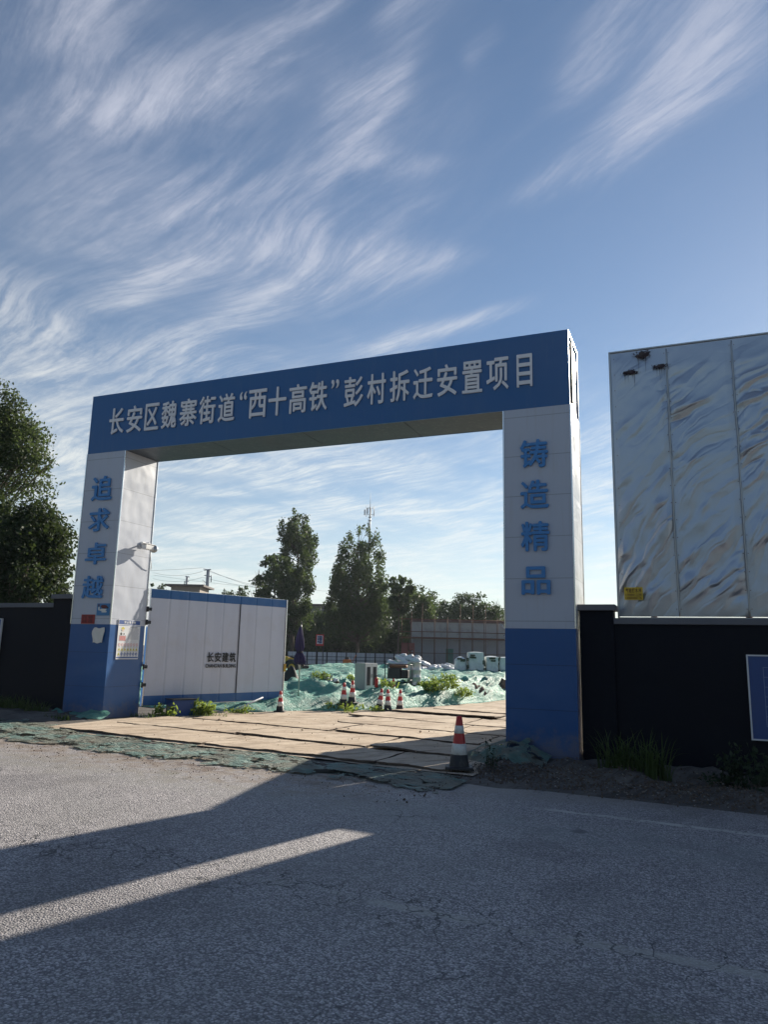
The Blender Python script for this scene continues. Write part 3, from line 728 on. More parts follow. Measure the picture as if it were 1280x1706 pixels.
# ------------------------------------------------------------------ billboard of crumpled aluminium sheets
def billboard():
    YB = .72; z0, z1 = 2.30, 7.045
    g = empty('billboard', (11.56, YB, z0), 0, 'tall billboard clad in crumpled silver metal sheets rising above the dark wall', 'billboard')
    xs = [11.56, 12.51, 13.56, 14.65, 15.75]
    for i in range(4):
        x0, x1 = xs[i], xs[i+1]; mb = MB(); w = x1 - x0
        def fn(u, v, x0=x0, w=w, i=i):
            x = u * w; z = v * (z1 - z0)
            X = x + x0 - 12.5; Z = z - 2.5
            wx = X + .16 * fbm(X * .9, Z * .7, 3); wz = Z + .20 * fbm(X * .8, Z * .6, 11)
            a = R(33 + 26 * sst(3.2, -1.5, Z) - 10 * (i % 2)); t = wx * math.cos(a) + wz * math.sin(a); s = -wx * math.sin(a) + wz * math.cos(a)
            f1 = mn.noise(Vector((t * .85, s * 3.6, 1.7 + i * 3))); f2 = mn.noise(Vector((t * 1.5, s * 8.0, 7.3 + i * 5))); f3 = mn.noise(Vector((t * 3.0, s * 15, 3.3 + i)))
            amp = .26 + 1.10 * sst(-.15, .5, fbm(X * .5, Z * .45, 17 + i)); amp *= (1 - .6 * sst(3.2, 4.7, z))
            h = (.046 * amp * (1 - abs(f1) * 2.2) + .015 * amp * f2 + .006 * amp * f3) + .004 * mn.noise(Vector((X * 6, z * 4, 2))) - .012 * amp * max(0, 1 - abs(mn.noise(Vector((t * 1.1, s * 5.0, 23 + i)))) * 9)
            e = min(1, 9 * min(u, 1 - u)) * min(1, 12 * min(v, 1 - v))
            return (x0 - 11.56 + x, -h * (.25 + .75 * e) - .012 * e, z)
        mb.grid(80, 380, fn)
        mb.build('metal_sheet', 'foil', g)
    mb = MB()
    for x in xs[1:-1]:
        pts = [(x - 11.56 + .012 * fbm(0, z * 1.3, x), -.035, z) for z in np.arange(0, z1 - z0 + .01, .1)]
        mb.tube(pts, .010, 6)
        for z in np.arange(.15, z1 - z0, .42): mb.lathe([(.011, 0), (.011, .004), (0, .006)], 6, (0, 0, 0)) if False else None
    mb.build('seam', 'steel', g)
    mb = MB()  # rows of small screw heads along the sheet seams
    for x in [xs[0] + .03] + xs[1:-1]:
        for z in np.arange(.12, z1 - z0, .30):
            for sg in (-1, 1):
                if x < xs[1] and sg < 0: continue
                mb.add([(x - 11.56 + sg * .035 + .008 * math.cos(a), -.046, z + .008 * math.sin(a)) for a in np.linspace(0, 6.283, 7)[:-1]], [(5, 4, 3, 2, 1, 0)])
    mb.build('screw_heads', 'rust', g)
    mb = MB(); L = xs[-1] - xs[0]
    mb.box((-.03, -.02, -.01), (-.001, .10, z1 - z0 + .01)); mb.box((-.03, -.02, z1 - z0 + .012), (L, .10, z1 - z0 + .035)); mb.box((-.03, .02, -.035), (L, .10, -.012))
    mb.box((0, .05, 0), (L, .07, z1 - z0))
    mb.build('frame', 'steel', g)
    for x in (.55, 2.0, 3.4):
        mb = MB(); mb.tube([(x, .14, -3.0), (x, .14, z1 - z0)], .05, 8); mb.box((x - .10, .0, -.14), (x + .10, .10, -.037)); mb.build('post', 'rust', g)
    # dark remains of glue near the top corner
    rnd = random.Random(5); mb = MB()
    def blot(cx, cz, rx, rz, n, jag):
        base = -.085
        for k in range(n):
            a = rnd.uniform(0, 6.28); q = rnd.random() ** .62 * (1 + .45 * math.sin(a * 3 + cx * 9)); x = cx + rx * q * math.cos(a); z = cz + rz * q * math.sin(a); r_ = rnd.uniform(.005, .026) * (1.35 - q)
            vs = [(x + r_ * 1.6 * rnd.uniform(.5, 1) * math.cos(b), base + .0004 * k, z + r_ * rnd.uniform(.5, 1) * math.sin(b)) for b in np.linspace(0, 6.28, 9)[:-1]]
            mb.quad(vs[::-1])
        for k in range(5):                                  # runs below the blot
            x = cx + rx * rnd.uniform(-.7, .6); l = rnd.uniform(.10, .42); mb.quad([(x, base - .001, cz - rz * .3), (x + .004, base - .0005, cz - l), (x + .010, base - .0015, cz - rz * .3)])
    def blot2(px, py, *a):
        p = atY(px, py, YB); blot(p.x - 11.56, p.z - z0, *a)
    for args in ((1072, 592, .17, .085, 380, 1), (1052, 622, .17, .05, 260, 1), (1100, 612, .16, .04, 110, 1)):
        mb = MB(); blot2(*args); mb.build('glue_stain', 'glue', g)
    # yellow well-drilling advertisement
    mb = MB(); a = atY(1042, 1000, YB); b = atY(1072, 979, YB); x0, x1, za, zb = a.x - 11.56, b.x - 11.56, a.z - z0, b.z - z0
    yy = -.09
    mb.box((x0, yy, za), (x1, yy + .004, zb)); st = mb.build('sticker', 'yellow_sticker', g)
    mb = MB(); fr = lambda u, w, d: (u, yy - .002 - d, w); H = zb - za
    for i, ch in enumerate('气钻打水井'):
        cw = (x1 - x0 - .04) / 5; put_text(mb, ch, (x0 + .02 + i * cw + .003, x0 + .02 + (i + 1) * cw - .003, za + H * .56, za + H * .93), fr, .001, .03)
    put_text(mb, '13988812298', (x0 + .02, x1 - .02, za + H * .30, za + H * .50), fr, .001, .02)
    put_text(mb, '13000088776', (x0 + .02, x1 - .02, za + H * .06, za + H * .26), fr, .001, .02)
    mb.build('lettering', 'ink_brown', st)
billboard()

# ------------------------------------------------------------------ notices on the columns and walls
def poster():
    x = WL + .012
    g = empty('safety_poster', (x, .58, 1.75), 0, 'white safety notice with blue heading on the inner side of the left column', 'poster')
    # local: u along +y of the column side, w height
    Wd, Hh = .70, .86; BD = .006
    P = lambda u, w, d=0: (d, u - Wd / 2, w - Hh / 2)
    fr = lambda u, w, d: P(u, w, BD + .003 + d)
    mb = MB(); mb.box((0, -Wd/2, -Hh/2), (BD, Wd/2, Hh/2)); mb.build('board', 'sign_white', g)
    def rect(mb, u0, w0, u1, w1, mi, lift=.001): mb.box((BD + .0004, u0 - Wd/2, w0 - Hh/2), (BD + lift, u1 - Wd/2, w1 - Hh/2), mi)
    mb = MB(); rect(mb, .015, .755, Wd - .015, .845, 0, .0012); hd = mb.build('heading', 'ink_blue', g)
    mb = MB(); rect(mb, .01, .725, Wd - .01, .735, 0); mb.build('rule_line', 'ink_blue', g)
    mb = MB(); rect(mb, .01, .022, Wd - .01, .048, 0); mb.build('bottom_strip', 'ink_blue', g)
    mb = MB()
    for i, ch in enumerate('安全警示牌'): put_text(mb, ch, (.17 + i * .075, .235 + i * .075, .772, .832), fr, .001, .03)
    mb.build('heading_lettering', 'sign_white', hd)
    mb = MB(); rnd = random.Random(3)
    put_text(mb, '严禁违章！', (.38, .62, .675, .71), fr, .001, .02)
    for k in range(11):
        w = .655 - k * .022; u = .33
        while u < .64:
            l = rnd.uniform(.03, .09); rect(mb, u, w, min(u + l, .655), w + .009, 0); u += l + .008
    mb.build('printed_text', 'ink_grey', g)
    # a worker in a yellow helmet, and a framed red notice
    mb = MB()
    def disc(u, w, r_, mi, a0=0, a1=6.2832, lift=.002, sx=1):
        vs = [P(u + sx * r_ * math.cos(t), w + r_ * math.sin(t), BD + lift) for t in np.linspace(a0, a1, 17)[:-1 if a1 > 6 else None]]
        mb.quad(vs, mi)
    disc(.15, .63, .04, 1, lift=.0014); disc(.15, .645, .052, 0, 0, math.pi, .002); disc(.15, .56, .035, 2, lift=.0016, sx=1.2); disc(.105, .545, .03, 3, lift=.002); disc(.19, .545, .02, 3, lift=.002); disc(.11, .62, .018, 3, lift=.0022, sx=.6)
    mb.build('worker_figure', ['ink_yellow', 'skin', 'sign_white', 'black_ink'], g)
    mb = MB(); rect(mb, .045, .39, .265, .515, 0); rect(mb, .058, .403, .252, .502, 1, .0016)
    for k in range(4): rect(mb, .07, .412 + k * .023, .24, .422 + k * .023, 2, .0022)
    mb.build('framed_notice', ['ink_grey', 'ink_pink', 'sticker_red'], g)
    for row, (w, nm) in enumerate(((.315, 'prohibition_symbols'), (.215, 'warning_symbols'), (.115, 'mandatory_symbols'))):
        mb = MB()
        for k in range(7):
            u = .075 + k * .092
            if row == 0:
                disc(u, w, .034, 0); disc(u, w, .024, 1, lift=.0028); mb.quad([P(u + a, w + b, BD + .0034) for a, b in ((-.022, .016), (-.014, .022), (.022, -.016), (.014, -.022))], 0)
            elif row == 1 or k == 0:
                mb.quad([P(u + a, w + b, BD + .002) for a, b in ((-.038, -.03), (.038, -.03), (0, .038))], 2); mb.quad([P(u + a, w + b, BD + .003) for a, b in ((-.012, -.022), (.012, -.022), (0, .014))], 3)
            else:
                disc(u, w, .033, 4); disc(u + .004, w - .003, .013, 1, lift=.003)
            rect(mb, u - .03, w - .052, u + .03, w - .042, 5 if row < 2 else 4)
        mb.build(nm, ['ink_pink', 'sign_white', 'ink_yellow', 'ink_olive', 'ink_blue', 'ink_grey'], g)
poster()

def stickers():
    # red square sticker, picture sticker, torn paper on the front of the poster column
    o = empty('sticker', (.49, -.012, 2.165), 0, 'dark red square sticker just above the blue part of the poster column', 'sticker')
    mb = MB(); mb.box((-.19, -.003, -.10), (.19, .002, .10)); mb.build('sheet', 'sticker_red', o)
    mb = MB(); 
    for i, ch in enumerate('开锁疏通'): put_text(mb, ch, (-.16 + (i % 2) * .16, -.02 + (i % 2) * .16, .005 - (i // 2) * .085, .08 - (i // 2) * .085), lambda u, w, d: (u, -.005 - d, w), .001, .01)
    mb.build('lettering', 'ink_red', o)
    o = empty('sticker', (.895, -.012, 2.375), 0, 'blue picture sticker below the last blue character of the poster column', 'sticker')
    mb = MB(); mb.box((-.18, -.003, -.13), (.18, .002, .13)); mb.build('sheet', 'sticker_blue', o)
    mb = MB(); rnd = random.Random(8)
    for cx, cz, rx, rz, mi in ((.02, .06, .12, .05, 0), (.0, -.01, .13, .03, 1), (-.12, .02, .03, .05, 1), (.03, -.05, .10, .02, 1), (-.13, .09, .02, .04, 0), (.12, .04, .03, .03, 2)):
        mb.quad([(cx + rx * rnd.uniform(.7, 1) * math.cos(t), -.005 - mi * .001, cz + rz * rnd.uniform(.7, 1) * math.sin(t)) for t in np.linspace(0, 6.283, 13)[:-1]][::1], mi)
    mb.build('picture', ['ink_red', 'paper', 'black_ink'], o)
    mb = MB(); 
    def fn(u, w): return (.70 + .30 * u + .03 * math.sin(w * 5 + 1) * (1 - u) - .04 * (1 - w), -.018 - .02 * abs(math.sin(u * 4 + w * 3)), 1.66 + .32 * w + .012 * math.sin(9 * u))
    mb.grid(8, 8, fn); tag(mb.build('torn_notice', 'paper'), 'torn white paper stuck on the blue lower part of the poster column', 'paper')
stickers()

def security_camera():
    g = empty('security_camera', (WL + .01, .80, 3.86), 0, 'white security camera on a short arm halfway up the poster column', 'camera')
    mb = MB(); mb.bbox((0, -.06, -.02), (.03, .06, .10), .006); mb.tube([(.02, 0, .06), (.16, .0, .07), (.18, .02, .03)], .02, 8); mb.build('bracket', 'cam_white', g)
    mb = MB(); mb.bbox((.10, -.16, -.09), (.22, .16, .03), .02); b = mb.build('body', 'cam_white', g)
    mb = MB(); mb.bbox((.09, -.20, .032), (.23, .17, .045), .005); mb.build('sun_hood', 'cam_white', g)
    mb = MB(); mb.lathe([(.0, 0), (.085, 0), (.095, .03), (.085, .06), (0, .075)], 18); q = mb.build('lens', 'steel', b); q.location = (.17, .17, -.05); q.rotation_euler = (R(80), 0, R(40))
    mb = MB(); mb.tube([(.13, .12, -.10), (.10, .17, -.22), (.06, .27, -.42), (.02, .31, -.5)], .008, 6); mb.build('cable', 'cam_white', g)
security_camera()

def info_sign(name, loc, Wd, Hh, label, table):
    g = empty(name, loc, 0, label, 'sign')
    mb = MB(); mb.box((0, -.03, 0), (Wd, 0, Hh)); mb.build('board', 'sign_blue', g)
    mb = MB(); t = .022
    mb.box((-t, -.045, -t), (0, .0, Hh + t)); mb.box((Wd, -.045, -t), (Wd + t, .0, Hh + t)); mb.box((0, -.045, Hh), (Wd, .0, Hh + t)); mb.box((0, -.045, -t), (Wd, .0, 0))
    mb.build('border', 'sign_white', g)
    if table:
        mb = MB(); zs = [.18 + i * .145 for i in range(7)]
        for z in zs: mb.box((.20, -.034, z), (Wd - .2, -.0305, z + .009))
        for x in (.20, .75, 1.6, Wd - .2): mb.box((x - .005, -.0345, zs[0]), (x + .005, -.031, zs[-1] + .009))
        mb.build('printed_table', 'line_blue', g)
    return g
info_sign('notice_board', (13.46, .265, .46), 2.4, 1.22, 'blue notice board with a white edge and a ruled table on the billboard wall', True)
pl = atY(2, 1040, .10)
info_sign('notice_board', (pl.x - 2.36, .12, 1.15), 2.36, 1.0, 'blue notice board with a white edge on the wall under the leafy trees', False)

# ------------------------------------------------------------------ muddy steel plates in the entrance
def net_edge(x, y):
    """> 0 where the ground is on the netted side"""
    P = [(-8, 1.4), (2.2, 3.2), (3.3, 4.8), (4.8, 6.8), (5.6, 10), (6.5, 14), (8.0, 19), (10.5, 25), (15, 33)]
    for (xa, ya), (xb, yb) in zip(P, P[1:]):
        if x <= xb: return y - (ya + (yb - ya) * (x - xa) / (xb - xa))
    return -1
def plates():
    rnd = random.Random(11); k = 0
    mb = MB()                                             # packed sandy track under the plates
    def fn(u, v):
        x = 1.35 + 17 * u; y = -1.95 + 30 * v
        if y < 1.3: x = min(x, 9.72)
        return (x, y, gh(x, y) + .018 + .02 * fbm(x * .7, y * .7, 4))
    mb.grid(50, 90, fn)
    tag(mb.build('path', 'sand'), 'packed sandy track leading through the gate', 'track', kind='structure')
    rows = [(-1.82, -.50), (-.42, 1.18), (1.26, 2.86), (2.94, 4.50), (4.58, 6.25), (6.32, 8.0), (8.1, 9.8), (9.9, 11.6), (11.7, 13.4), (13.5, 15.2), (15.3, 17.0)]
    lips = [.015, .050, .030, .02, .035, .060, .03, .04, .03, .03, .03]
    for ri, (ya, yb) in enumerate(rows):
        x = 1.75 + rnd.uniform(-.2, .4) if ri < 2 else 1.5 + rnd.uniform(0, 1.2)
        while x < (9.3 if ri < 2 else 14):
            l = rnd.uniform(2.6, 3.6); x1 = x + l
            if ri < 2: x1 = min(x1, 9.35)
            if ri == 1 and x < 1.5: x = 1.8
            xc = (x + x1) / 2
            if x1 - x > 1.0 and net_edge(x + .2, yb) < -.15:
                lip = lips[ri] * rnd.uniform(.45, 1.25); lip2 = lip * rnd.uniform(.0, .8); sd = rnd.uniform(0, 99)
                if rnd.random() < .5: lip, lip2 = lip2, lip
                m = MB(); NX, NY = 26, 12; top = []
                for j in range(NY + 1):
                    for i in range(NX + 1):
                        u, v = i / NX, j / NY; px = x + (x1 - x) * u; py = ya + (yb - ya) * v
                        px += .015 * fbm(py * 3, sd) * (1 if i in (0, NX) else 0); py += .09 * fbm(px * 2.2, sd, 2) * (1 if j in (0, NY) else .0)
                        e = (lip + (lip2 - lip) * u)
                        z = gh(px, py) + .042 + e * (1 - v) ** 1.3 + .010 * fbm(px * 1.4, py * 1.4, sd) + .006 * fbm(px * 6, py * 6, sd)
                        top.append((px, py, z))
                fs = [(j*(NX+1)+i, j*(NX+1)+i+1, (j+1)*(NX+1)+i+1, (j+1)*(NX+1)+i) for j in range(NY) for i in range(NX)]
                m.add(top, fs, 0, True)
                rim = [i for i in range(NX+1)] + [j*(NX+1)+NX for j in range(1, NY+1)] + [NY*(NX+1)+i for i in range(NX-1, -1, -1)] + [j*(NX+1) for j in range(NY-1, 0, -1)]
                lo = [(top[i][0], top[i][1], top[i][2] - .030) for i in rim]; hi = [top[i] for i in rim]; nR = len(rim)
                m.add(hi + lo, [(i, nR + i, nR + (i+1) % nR, (i+1) % nR) for i in range(nR)], 1, False)
                o = m.build('steel_plate', ['sand', 'soil'])
                tag(o, 'mud covered steel plate lying among the rows of plates in the gateway', 'plate', 'steel plates laid over the entrance track')
            x = x1 + rnd.uniform(.03, .12)
plates()

# ------------------------------------------------------------------ dust nets
def net_height(x, y):
    d = net_edge(x, y)
    h = .05 + .10 * sst(0, 2.0, d) + .07 * sst(3, 9, d) + .03 * sst(9, 20, d)
    r1 = 1 - abs(mn.noise(Vector((x * .45, y * .33, 4.4)))) * 2
    fd = 1 - .55 * sst(9, 20, d)
    h += .42 * fd * sst(.2, 2.4, d) * (r1 - .55)
    r2 = 1 - 2.4 * abs(mn.noise(Vector((x * 1.0 + .35 * y, y * .8, 8.1))))
    h += .24 * fd * sst(0.1, 1.0, d) * r2
    r3 = 1 - 2.2 * abs(mn.noise(Vector((x * 2.1 + .5 * y, y * 1.7 + .4 * x, 2.2))))
    h += .085 * fd * r3 * sst(0, .5, d) + .035 * mn.noise(Vector((x * 5.5, y * 4.5, 1.2)))
    return max(h, .02)
def surf(x, y): return gh(x, y) + (net_height(x, y) if net_edge(x, y) > 0 else .03)
def hit(px, py, D=None):
    """where the sight line through a photo point meets the netted mounds"""
    for d in np.arange(17, 60, .1):
        p = atD(px, py, d)
        if p.z <= surf(p.x, p.y): return Vector((p.x, p.y, surf(p.x, p.y)))
    p = atD(px, py, D or 30); return Vector((p.x, p.y, surf(p.x, p.y)))
def nets():
    mb = MB(); P = [(-8, 1.4), (2.2, 3.2), (3.3, 4.8), (4.8, 6.8), (5.6, 10), (6.5, 14), (8.0, 19), (10.5, 25), (15, 33)]
    xs = np.arange(-10, 15, .12); vs = []; NY = 210
    for x in xs:
        for (xa, ya), (xb, yb) in zip(P, P[1:]):
            if x <= xb: y0 = ya + (yb - ya) * (x - xa) / (xb - xa); break
        if x < -8: y0 = 1.4
        y0 += .25 * fbm(x * 1.3, 0, 6)
        yend = 34 + 2.0 * fbm(x * .3, 3, 3)
        for j in range(NY + 1):
            v = j / NY; y = y0 + (yend - y0) * v ** 1.25
            # the far net ends lower on the right where the track passes
            z = gh(x, y) + net_height(x, y) * (1 if j else 0.12)
            vs.append((x, y, z))
    fs = [(i*(NY+1)+j, (i+1)*(NY+1)+j, (i+1)*(NY+1)+j+1, i*(NY+1)+j+1) for i in range(len(xs)-1) for j in range(NY)]
    mb.add(vs, fs, 0, True)
    tag(mb.build('dust_net', 'net'), 'broad green dust net draped over low earth mounds behind the gate', 'net')
    # trampled strip along the road
    def strip(name, x0, x1, ya, yb, label, lift, n=(110, 16), seed=0):
        m = MB()
        def fn(u, v):
            x = x0 + (x1 - x0) * u
            a = ya(x) + .42 * fbm(x * 1.1, 2, seed) + .14 * fbm(x * 5, 1, seed); b = yb(x) + 0.30 * fbm(x * 1.0, 5, seed + 3) + .10 * fbm(x * 5, 5, seed)
            y = a + (b - a) * v
            e = min(1, 6 * min(v, 1 - v)) * min(1, 12 * min(u, 1 - u))
            return (x, y, gh(x, y) + bank(x, y) * .8 + .017 + lift * e * (.5 + .8 * (1 - 2 * abs(mn.noise(Vector((x * 1.7, y * 3.4, seed)))))) + .012 * fbm(x * 6, y * 6, seed))
        m.grid(n[0], n[1], fn)
        keep = []                                           # frayed edges and rents
        for f in m.f:
            c = sum((Vector(m.v[i]) for i in f), Vector()) / 4; k = m.f.index(f) if False else len(keep)
            keep.append(c)
        F = []; MI = []; SM = []
        for k, (f, c) in enumerate(zip(m.f, keep)):
            v = (k // n[0] + .5) / n[1]; e = min(v, 1 - v) * 2
            q = fbm(c.x * 2.2, c.y * 3.0, seed + 5, 5) + .35 * fbm(c.x * 9, c.y * 9, seed, 3)
            if q < .62 * e + .02 or e > .85 and q < .75: F.append(f); MI.append(0); SM.append(True)
        m.f, m.mi, m.sm = F, MI, SM
        return tag(m.build(name, 'net_dirty'), label, 'net')
    strip('dust_net', -6, 9.75, lambda x: -3.25 - .15 * sst(5, 0, x), lambda x: -1.95 + .55 * sst(3.2, 1.0, x), 'trampled green net strip caked with soil along the road edge', .022, (420, 34), 1)
    # net bunched at the foot of the two columns
    m = MB()
    def fn(u, v):
        x = -.15 + 1.5 * u; y = -.32 + .30 * v
        return (x, y, gh(x, y) + .04 + (.07 + .10 * math.exp(-((u - .78) * 4) ** 2) + .13 * mn.noise(Vector((x * 2.6, y * 3, 1)))) * v + .02 * mn.noise(Vector((x * 9, y * 9, 1))))
    m.grid(30, 8, fn); tag(m.build('dust_net', 'net'), 'green net bunched up against the foot of the poster column', 'net')
    m = MB()
    def fn(u, v):
        x = 8.95 + 1.55 * u; y = -.95 + .9 * v + .35 * (1 - u)
        return (x, y, gh(x, y) + .10 + bank(x, y) * 1.0 - .09 + (.11 + .14 * math.sin(v * 2.2) * (.4 + .6 * u) + .07 * mn.noise(Vector((x * 4, y * 6, 2)))) * min(1, 4 * min(u, 1.02 - u)) * min(1, 4 * v))
    m.grid(30, 16, fn); tag(m.build('dust_net', 'net_dirty'), 'slack green net pulled over the soil at the foot of the billboard-side column', 'net')
nets()

# ------------------------------------------------------------------ traffic cones
def make_cone():
    root = empty('traffic_cone', (0, 0, 0), 0, 'x', 'traffic cone', 'red and white traffic cones')
    H = .74; r0, r1 = .145, .040
    rr = lambda z: r0 + (r1 - r0) * z / H
    mb = MB()
    prof = [(rr(.02), .02)] + [(rr(z), z) for z in np.linspace(.1, H, 8)] + [(r1 * .7, H + .006), (r1 * .6, H - .02), (0, H - .02)]
    mb.lathe(prof, 24); mb.build('cone_body', 'cone_red', root)
    for a, b in ((.20, .355), (.50, .61)):
        mb = MB(); e = .003
        mb.lathe([(rr(a), a), (rr(a) + e, a + .002), (rr(b) + e, b - .002), (rr(b), b)], 24); mb.build('reflective_band', 'cone_white', root)
    mb = MB(); e = .006
    mb.lathe([(rr(.02) + e + .01, .02), (rr(.05) + e, .05), (rr(.195) + e, .195), (rr(.20), .20)], 24)
    n = 20; vs = []
    for z, s in ((0, .205), (.022, .205), (.036, .19)):
        for k in range(n):
            a = 2 * math.pi * k / n; q = 1 / max(abs(math.cos(a)), abs(math.sin(a))); q = min(q, 1.24); vs.append((s * q * math.cos(a), s * q * math.sin(a), z))
    fs = [(i*n+k, i*n+(k+1) % n, (i+1)*n+(k+1) % n, (i+1)*n+k) for i in range(2) for k in range(n)] + [tuple(2*n+k for k in range(n))]
    mb.add(vs, fs); mb.build('base', 'cone_black', root)
    return root
cone0 = make_cone()
HC = lambda px, py: tuple(hit(px, py, 20))[:2]
CONES = [((9.42, -1.62), .05, 0, 'large worn cone standing alone by the road beside the right-hand column', 1.0),
         (HC(572, 1176), .14, .03, 'left one of the pair of cones on the net\'s edge below the grey cabinet', .80),
         (HC(586, 1177), .14, -.05, 'right one of the pair of cones on the net\'s edge below the grey cabinet', .79),
         ((4.66, 6.62), .05, -.12, 'leaning leftmost cone of the three along the track edge', .76),
         ((4.96, 6.52), .03, .0, 'middle cone of the three along the track edge', .76),
         ((5.20, 6.80), .03, .02, 'rightmost dull brownish cone of the three along the track edge', .76),
         ((3.02, 4.10), .02, 0, 'cone half hidden at the free end of the white gate leaf', .68)]
def stand(x, y): return gh(x, y) + (net_height(x, y) if net_edge(x, y) > 0.05 else .03)
for i, ((x, y), dz_, tilt, lab, sc) in enumerate(CONES):
    o = cone0 if i == 0 else copy_tree(cone0)
    z = stand(x, y) if i else gh(x, y) + .05
    o.location = (x, y, z + .0); o.rotation_euler = (tilt * .4, tilt, .3 + i * 1.3); o.scale = (sc,) * 3; o['label'] = lab
o = copy_tree(cone0); p = hit(664, 1138) + Vector((.12, -.75, 0)); o.location = (p.x, p.y, stand(p.x, p.y)); o.scale = (.74,) * 3; o['label'] = 'cone up on the net in front of the dark generator'

# ------------------------------------------------------------------ things standing on the netted mounds
def on_net(px, py, D):
    return hit(px, py, D)
def cabinet():
    p = hit(610, 1148, 26)
    g = empty('glazed_cabinet', (p.x, p.y, p.z - .04), R(-14), 'grey metal cabinet with two glazed doors standing on the green net', 'cabinet')
    mb = MB(); mb.bbox((-.33, -.22, 0), (.33, .26, .90), .008); mb.build('cabinet_body', 'cabinet', g)
    for s in (0, 1):
        mb = MB(); a, b = (-.32 + s * .32, s * .32)
        mb.box((a + .005, -.245, .02), (b - .005, -.222, .88)); d = mb.build('door', 'cabinet_door', g)
        mb = MB(); mb.box((a + .07, -.250, .16), (b - .07, -.2455, .78)); mb.build('door_glass', 'dark_glass', d)
        mb = MB(); mb.box((-.03 if s == 0 else .012, -.275, .42), (-.012 if s == 0 else .03, -.246, .54)); mb.build('handle', 'steel', d)
    g.rotation_euler = (0, 0, R(72)); g.scale = (.86, .86, .88)
    p2 = hit(627, 1147, 25.6)
    g = empty('fire_extinguisher', (p2.x, p2.y, p2.z), 0, 'red fire extinguisher beside the grey glazed cabinet', 'extinguisher'); g.scale = (.62,) * 3
    mb = MB(); mb.lathe([(0, 0), (.085, 0), (.09, .02), (.09, .38), (.06, .45), (.03, .47), (0, .47)], 14); mb.build('cylinder_body', 'red_paint', g)
    mb = MB(); mb.tube([(0, 0, .46), (0, 0, .53), (.08, 0, .55)], .018, 6); mb.box((-.06, -.02, .53), (.10, .02, .56)); mb.build('valve', 'dark_paint', g)
cabinet()
def drum():
    p = hit(690, 1141, 29)
    g = empty('steel_drum', (p.x, p.y, p.z - .06), 0, 'grey ribbed steel drum standing on the green net', 'drum'); g.scale = (.82, .82, .86)
    r_ = .29; prof = [(0, 0), (r_, 0), (r_ + .012, .012), (r_, .03)]
    for zc in (.31, .60): prof += [(r_, zc - .03), (r_ + .016, zc), (r_, zc + .03)]
    prof += [(r_, .88), (r_ + .012, .90), (r_, .915), (r_ - .02, .90), (0, .90)]
    mb = MB(); mb.lathe(prof, 28); mb.build('drum_shell', 'steel', g)
    mb = MB(); mb.lathe([(0, 0), (.04, 0), (.04, .02), (0, .02)], 10, (.15, .05, .90)); mb.build('bung', 'rust', g)
drum()
def generator():
    p = on_net(664, 1138, 29.5)
    g = empty('generator', (p.x, p.y, p.z), .2, 'dark engine generator in a tube frame behind the cone on the net', 'generator')
    mb = MB(); mb.bbox((-.32, -.22, .14), (.10, .22, .50), .03); mb.build('engine', 'dark_paint', g)
    mb = MB(); mb.bbox((.12, -.2, .16), (.36, .2, .44), .03); mb.build('alternator', 'rubber', g)
    mb = MB(); mb.bbox((-.3, -.2, .505), (.3, .2, .60), .03); mb.build('tank', 'rust', g)
    mb = MB()
    for y in (-.26, .26): mb.tube([(-.42, y, .02), (-.42, y, .62), (.42, y, .62), (.42, y, .02), (-.42, y, .02)], .018, 6)
    for x in (-.42, .42): mb.tube([(x, -.26, .1), (x, .26, .1)], .018, 6); mb.tube([(x, -.26, .62), (x, .26, .62)], .018, 6)
    mb.build('tube_frame', 'dark_paint', g)
generator()
def umbrella():
    p = hit(497, 1160, 24)
    z = p.z - .1; DU = (Vector(p) - Vector(CAM)).dot(Vector(FW))
    g = empty('folded_parasol', (p.x, p.y, z), 0, 'closed dark purple parasol on a thin pole beside the white gate leaf', 'parasol')
    top = atD(497, 1040, DU).z - z
    mb = MB(); mb.tube([(0, 0, 0), (0, 0, top)], .019, 8); mb.build('pole', 'steel', g)
    mb = MB(); n = 32
    def canopy(prof, ph):
        vs = []
        for z_, r_ in prof:
            for k in range(n):
                a = 2 * math.pi * k / n; q = r_ * (1 + .38 * math.sin(8 * a + ph) * min(1, (top - z_) * 1.6)) + .03 * r_ * math.sin(3 * a + z_ * 5); vs.append((q * math.cos(a) + .03 * math.sin(z_ * 3), q * math.sin(a), z_))
        fs = [(i*n+k, i*n+(k+1) % n, (i+1)*n+(k+1) % n, (i+1)*n+k) for i in range(len(prof)-1) for k in range(n)]
        mb.add(vs, fs, 0, True)
    u_ = DU / FPX
    canopy([(top - d_ * u_, r_ * u_) for d_, r_ in ((0, .5), (4, 2.2), (12, 4.2), (25, 6.0), (38, 6.2), (44, 4.2), (47, 4.4), (54, 7.4), (61, 8.0), (66, 6.6), (65, 2))], 0)
    mb.build('canopy', 'umbrella', g)
    mb = MB(); mb.lathe([(4.6 * u_, -.02), (4.9 * u_, 0), (4.6 * u_, .02)], 20, (.0, 0, top - 45.5 * u_)); mb.lathe([(0, 0), (.02, 0), (.012, .08), (0, .10)], 8, (0, 0, top)); mb.build('tie_strap', 'dark_paint', g)
umbrella()

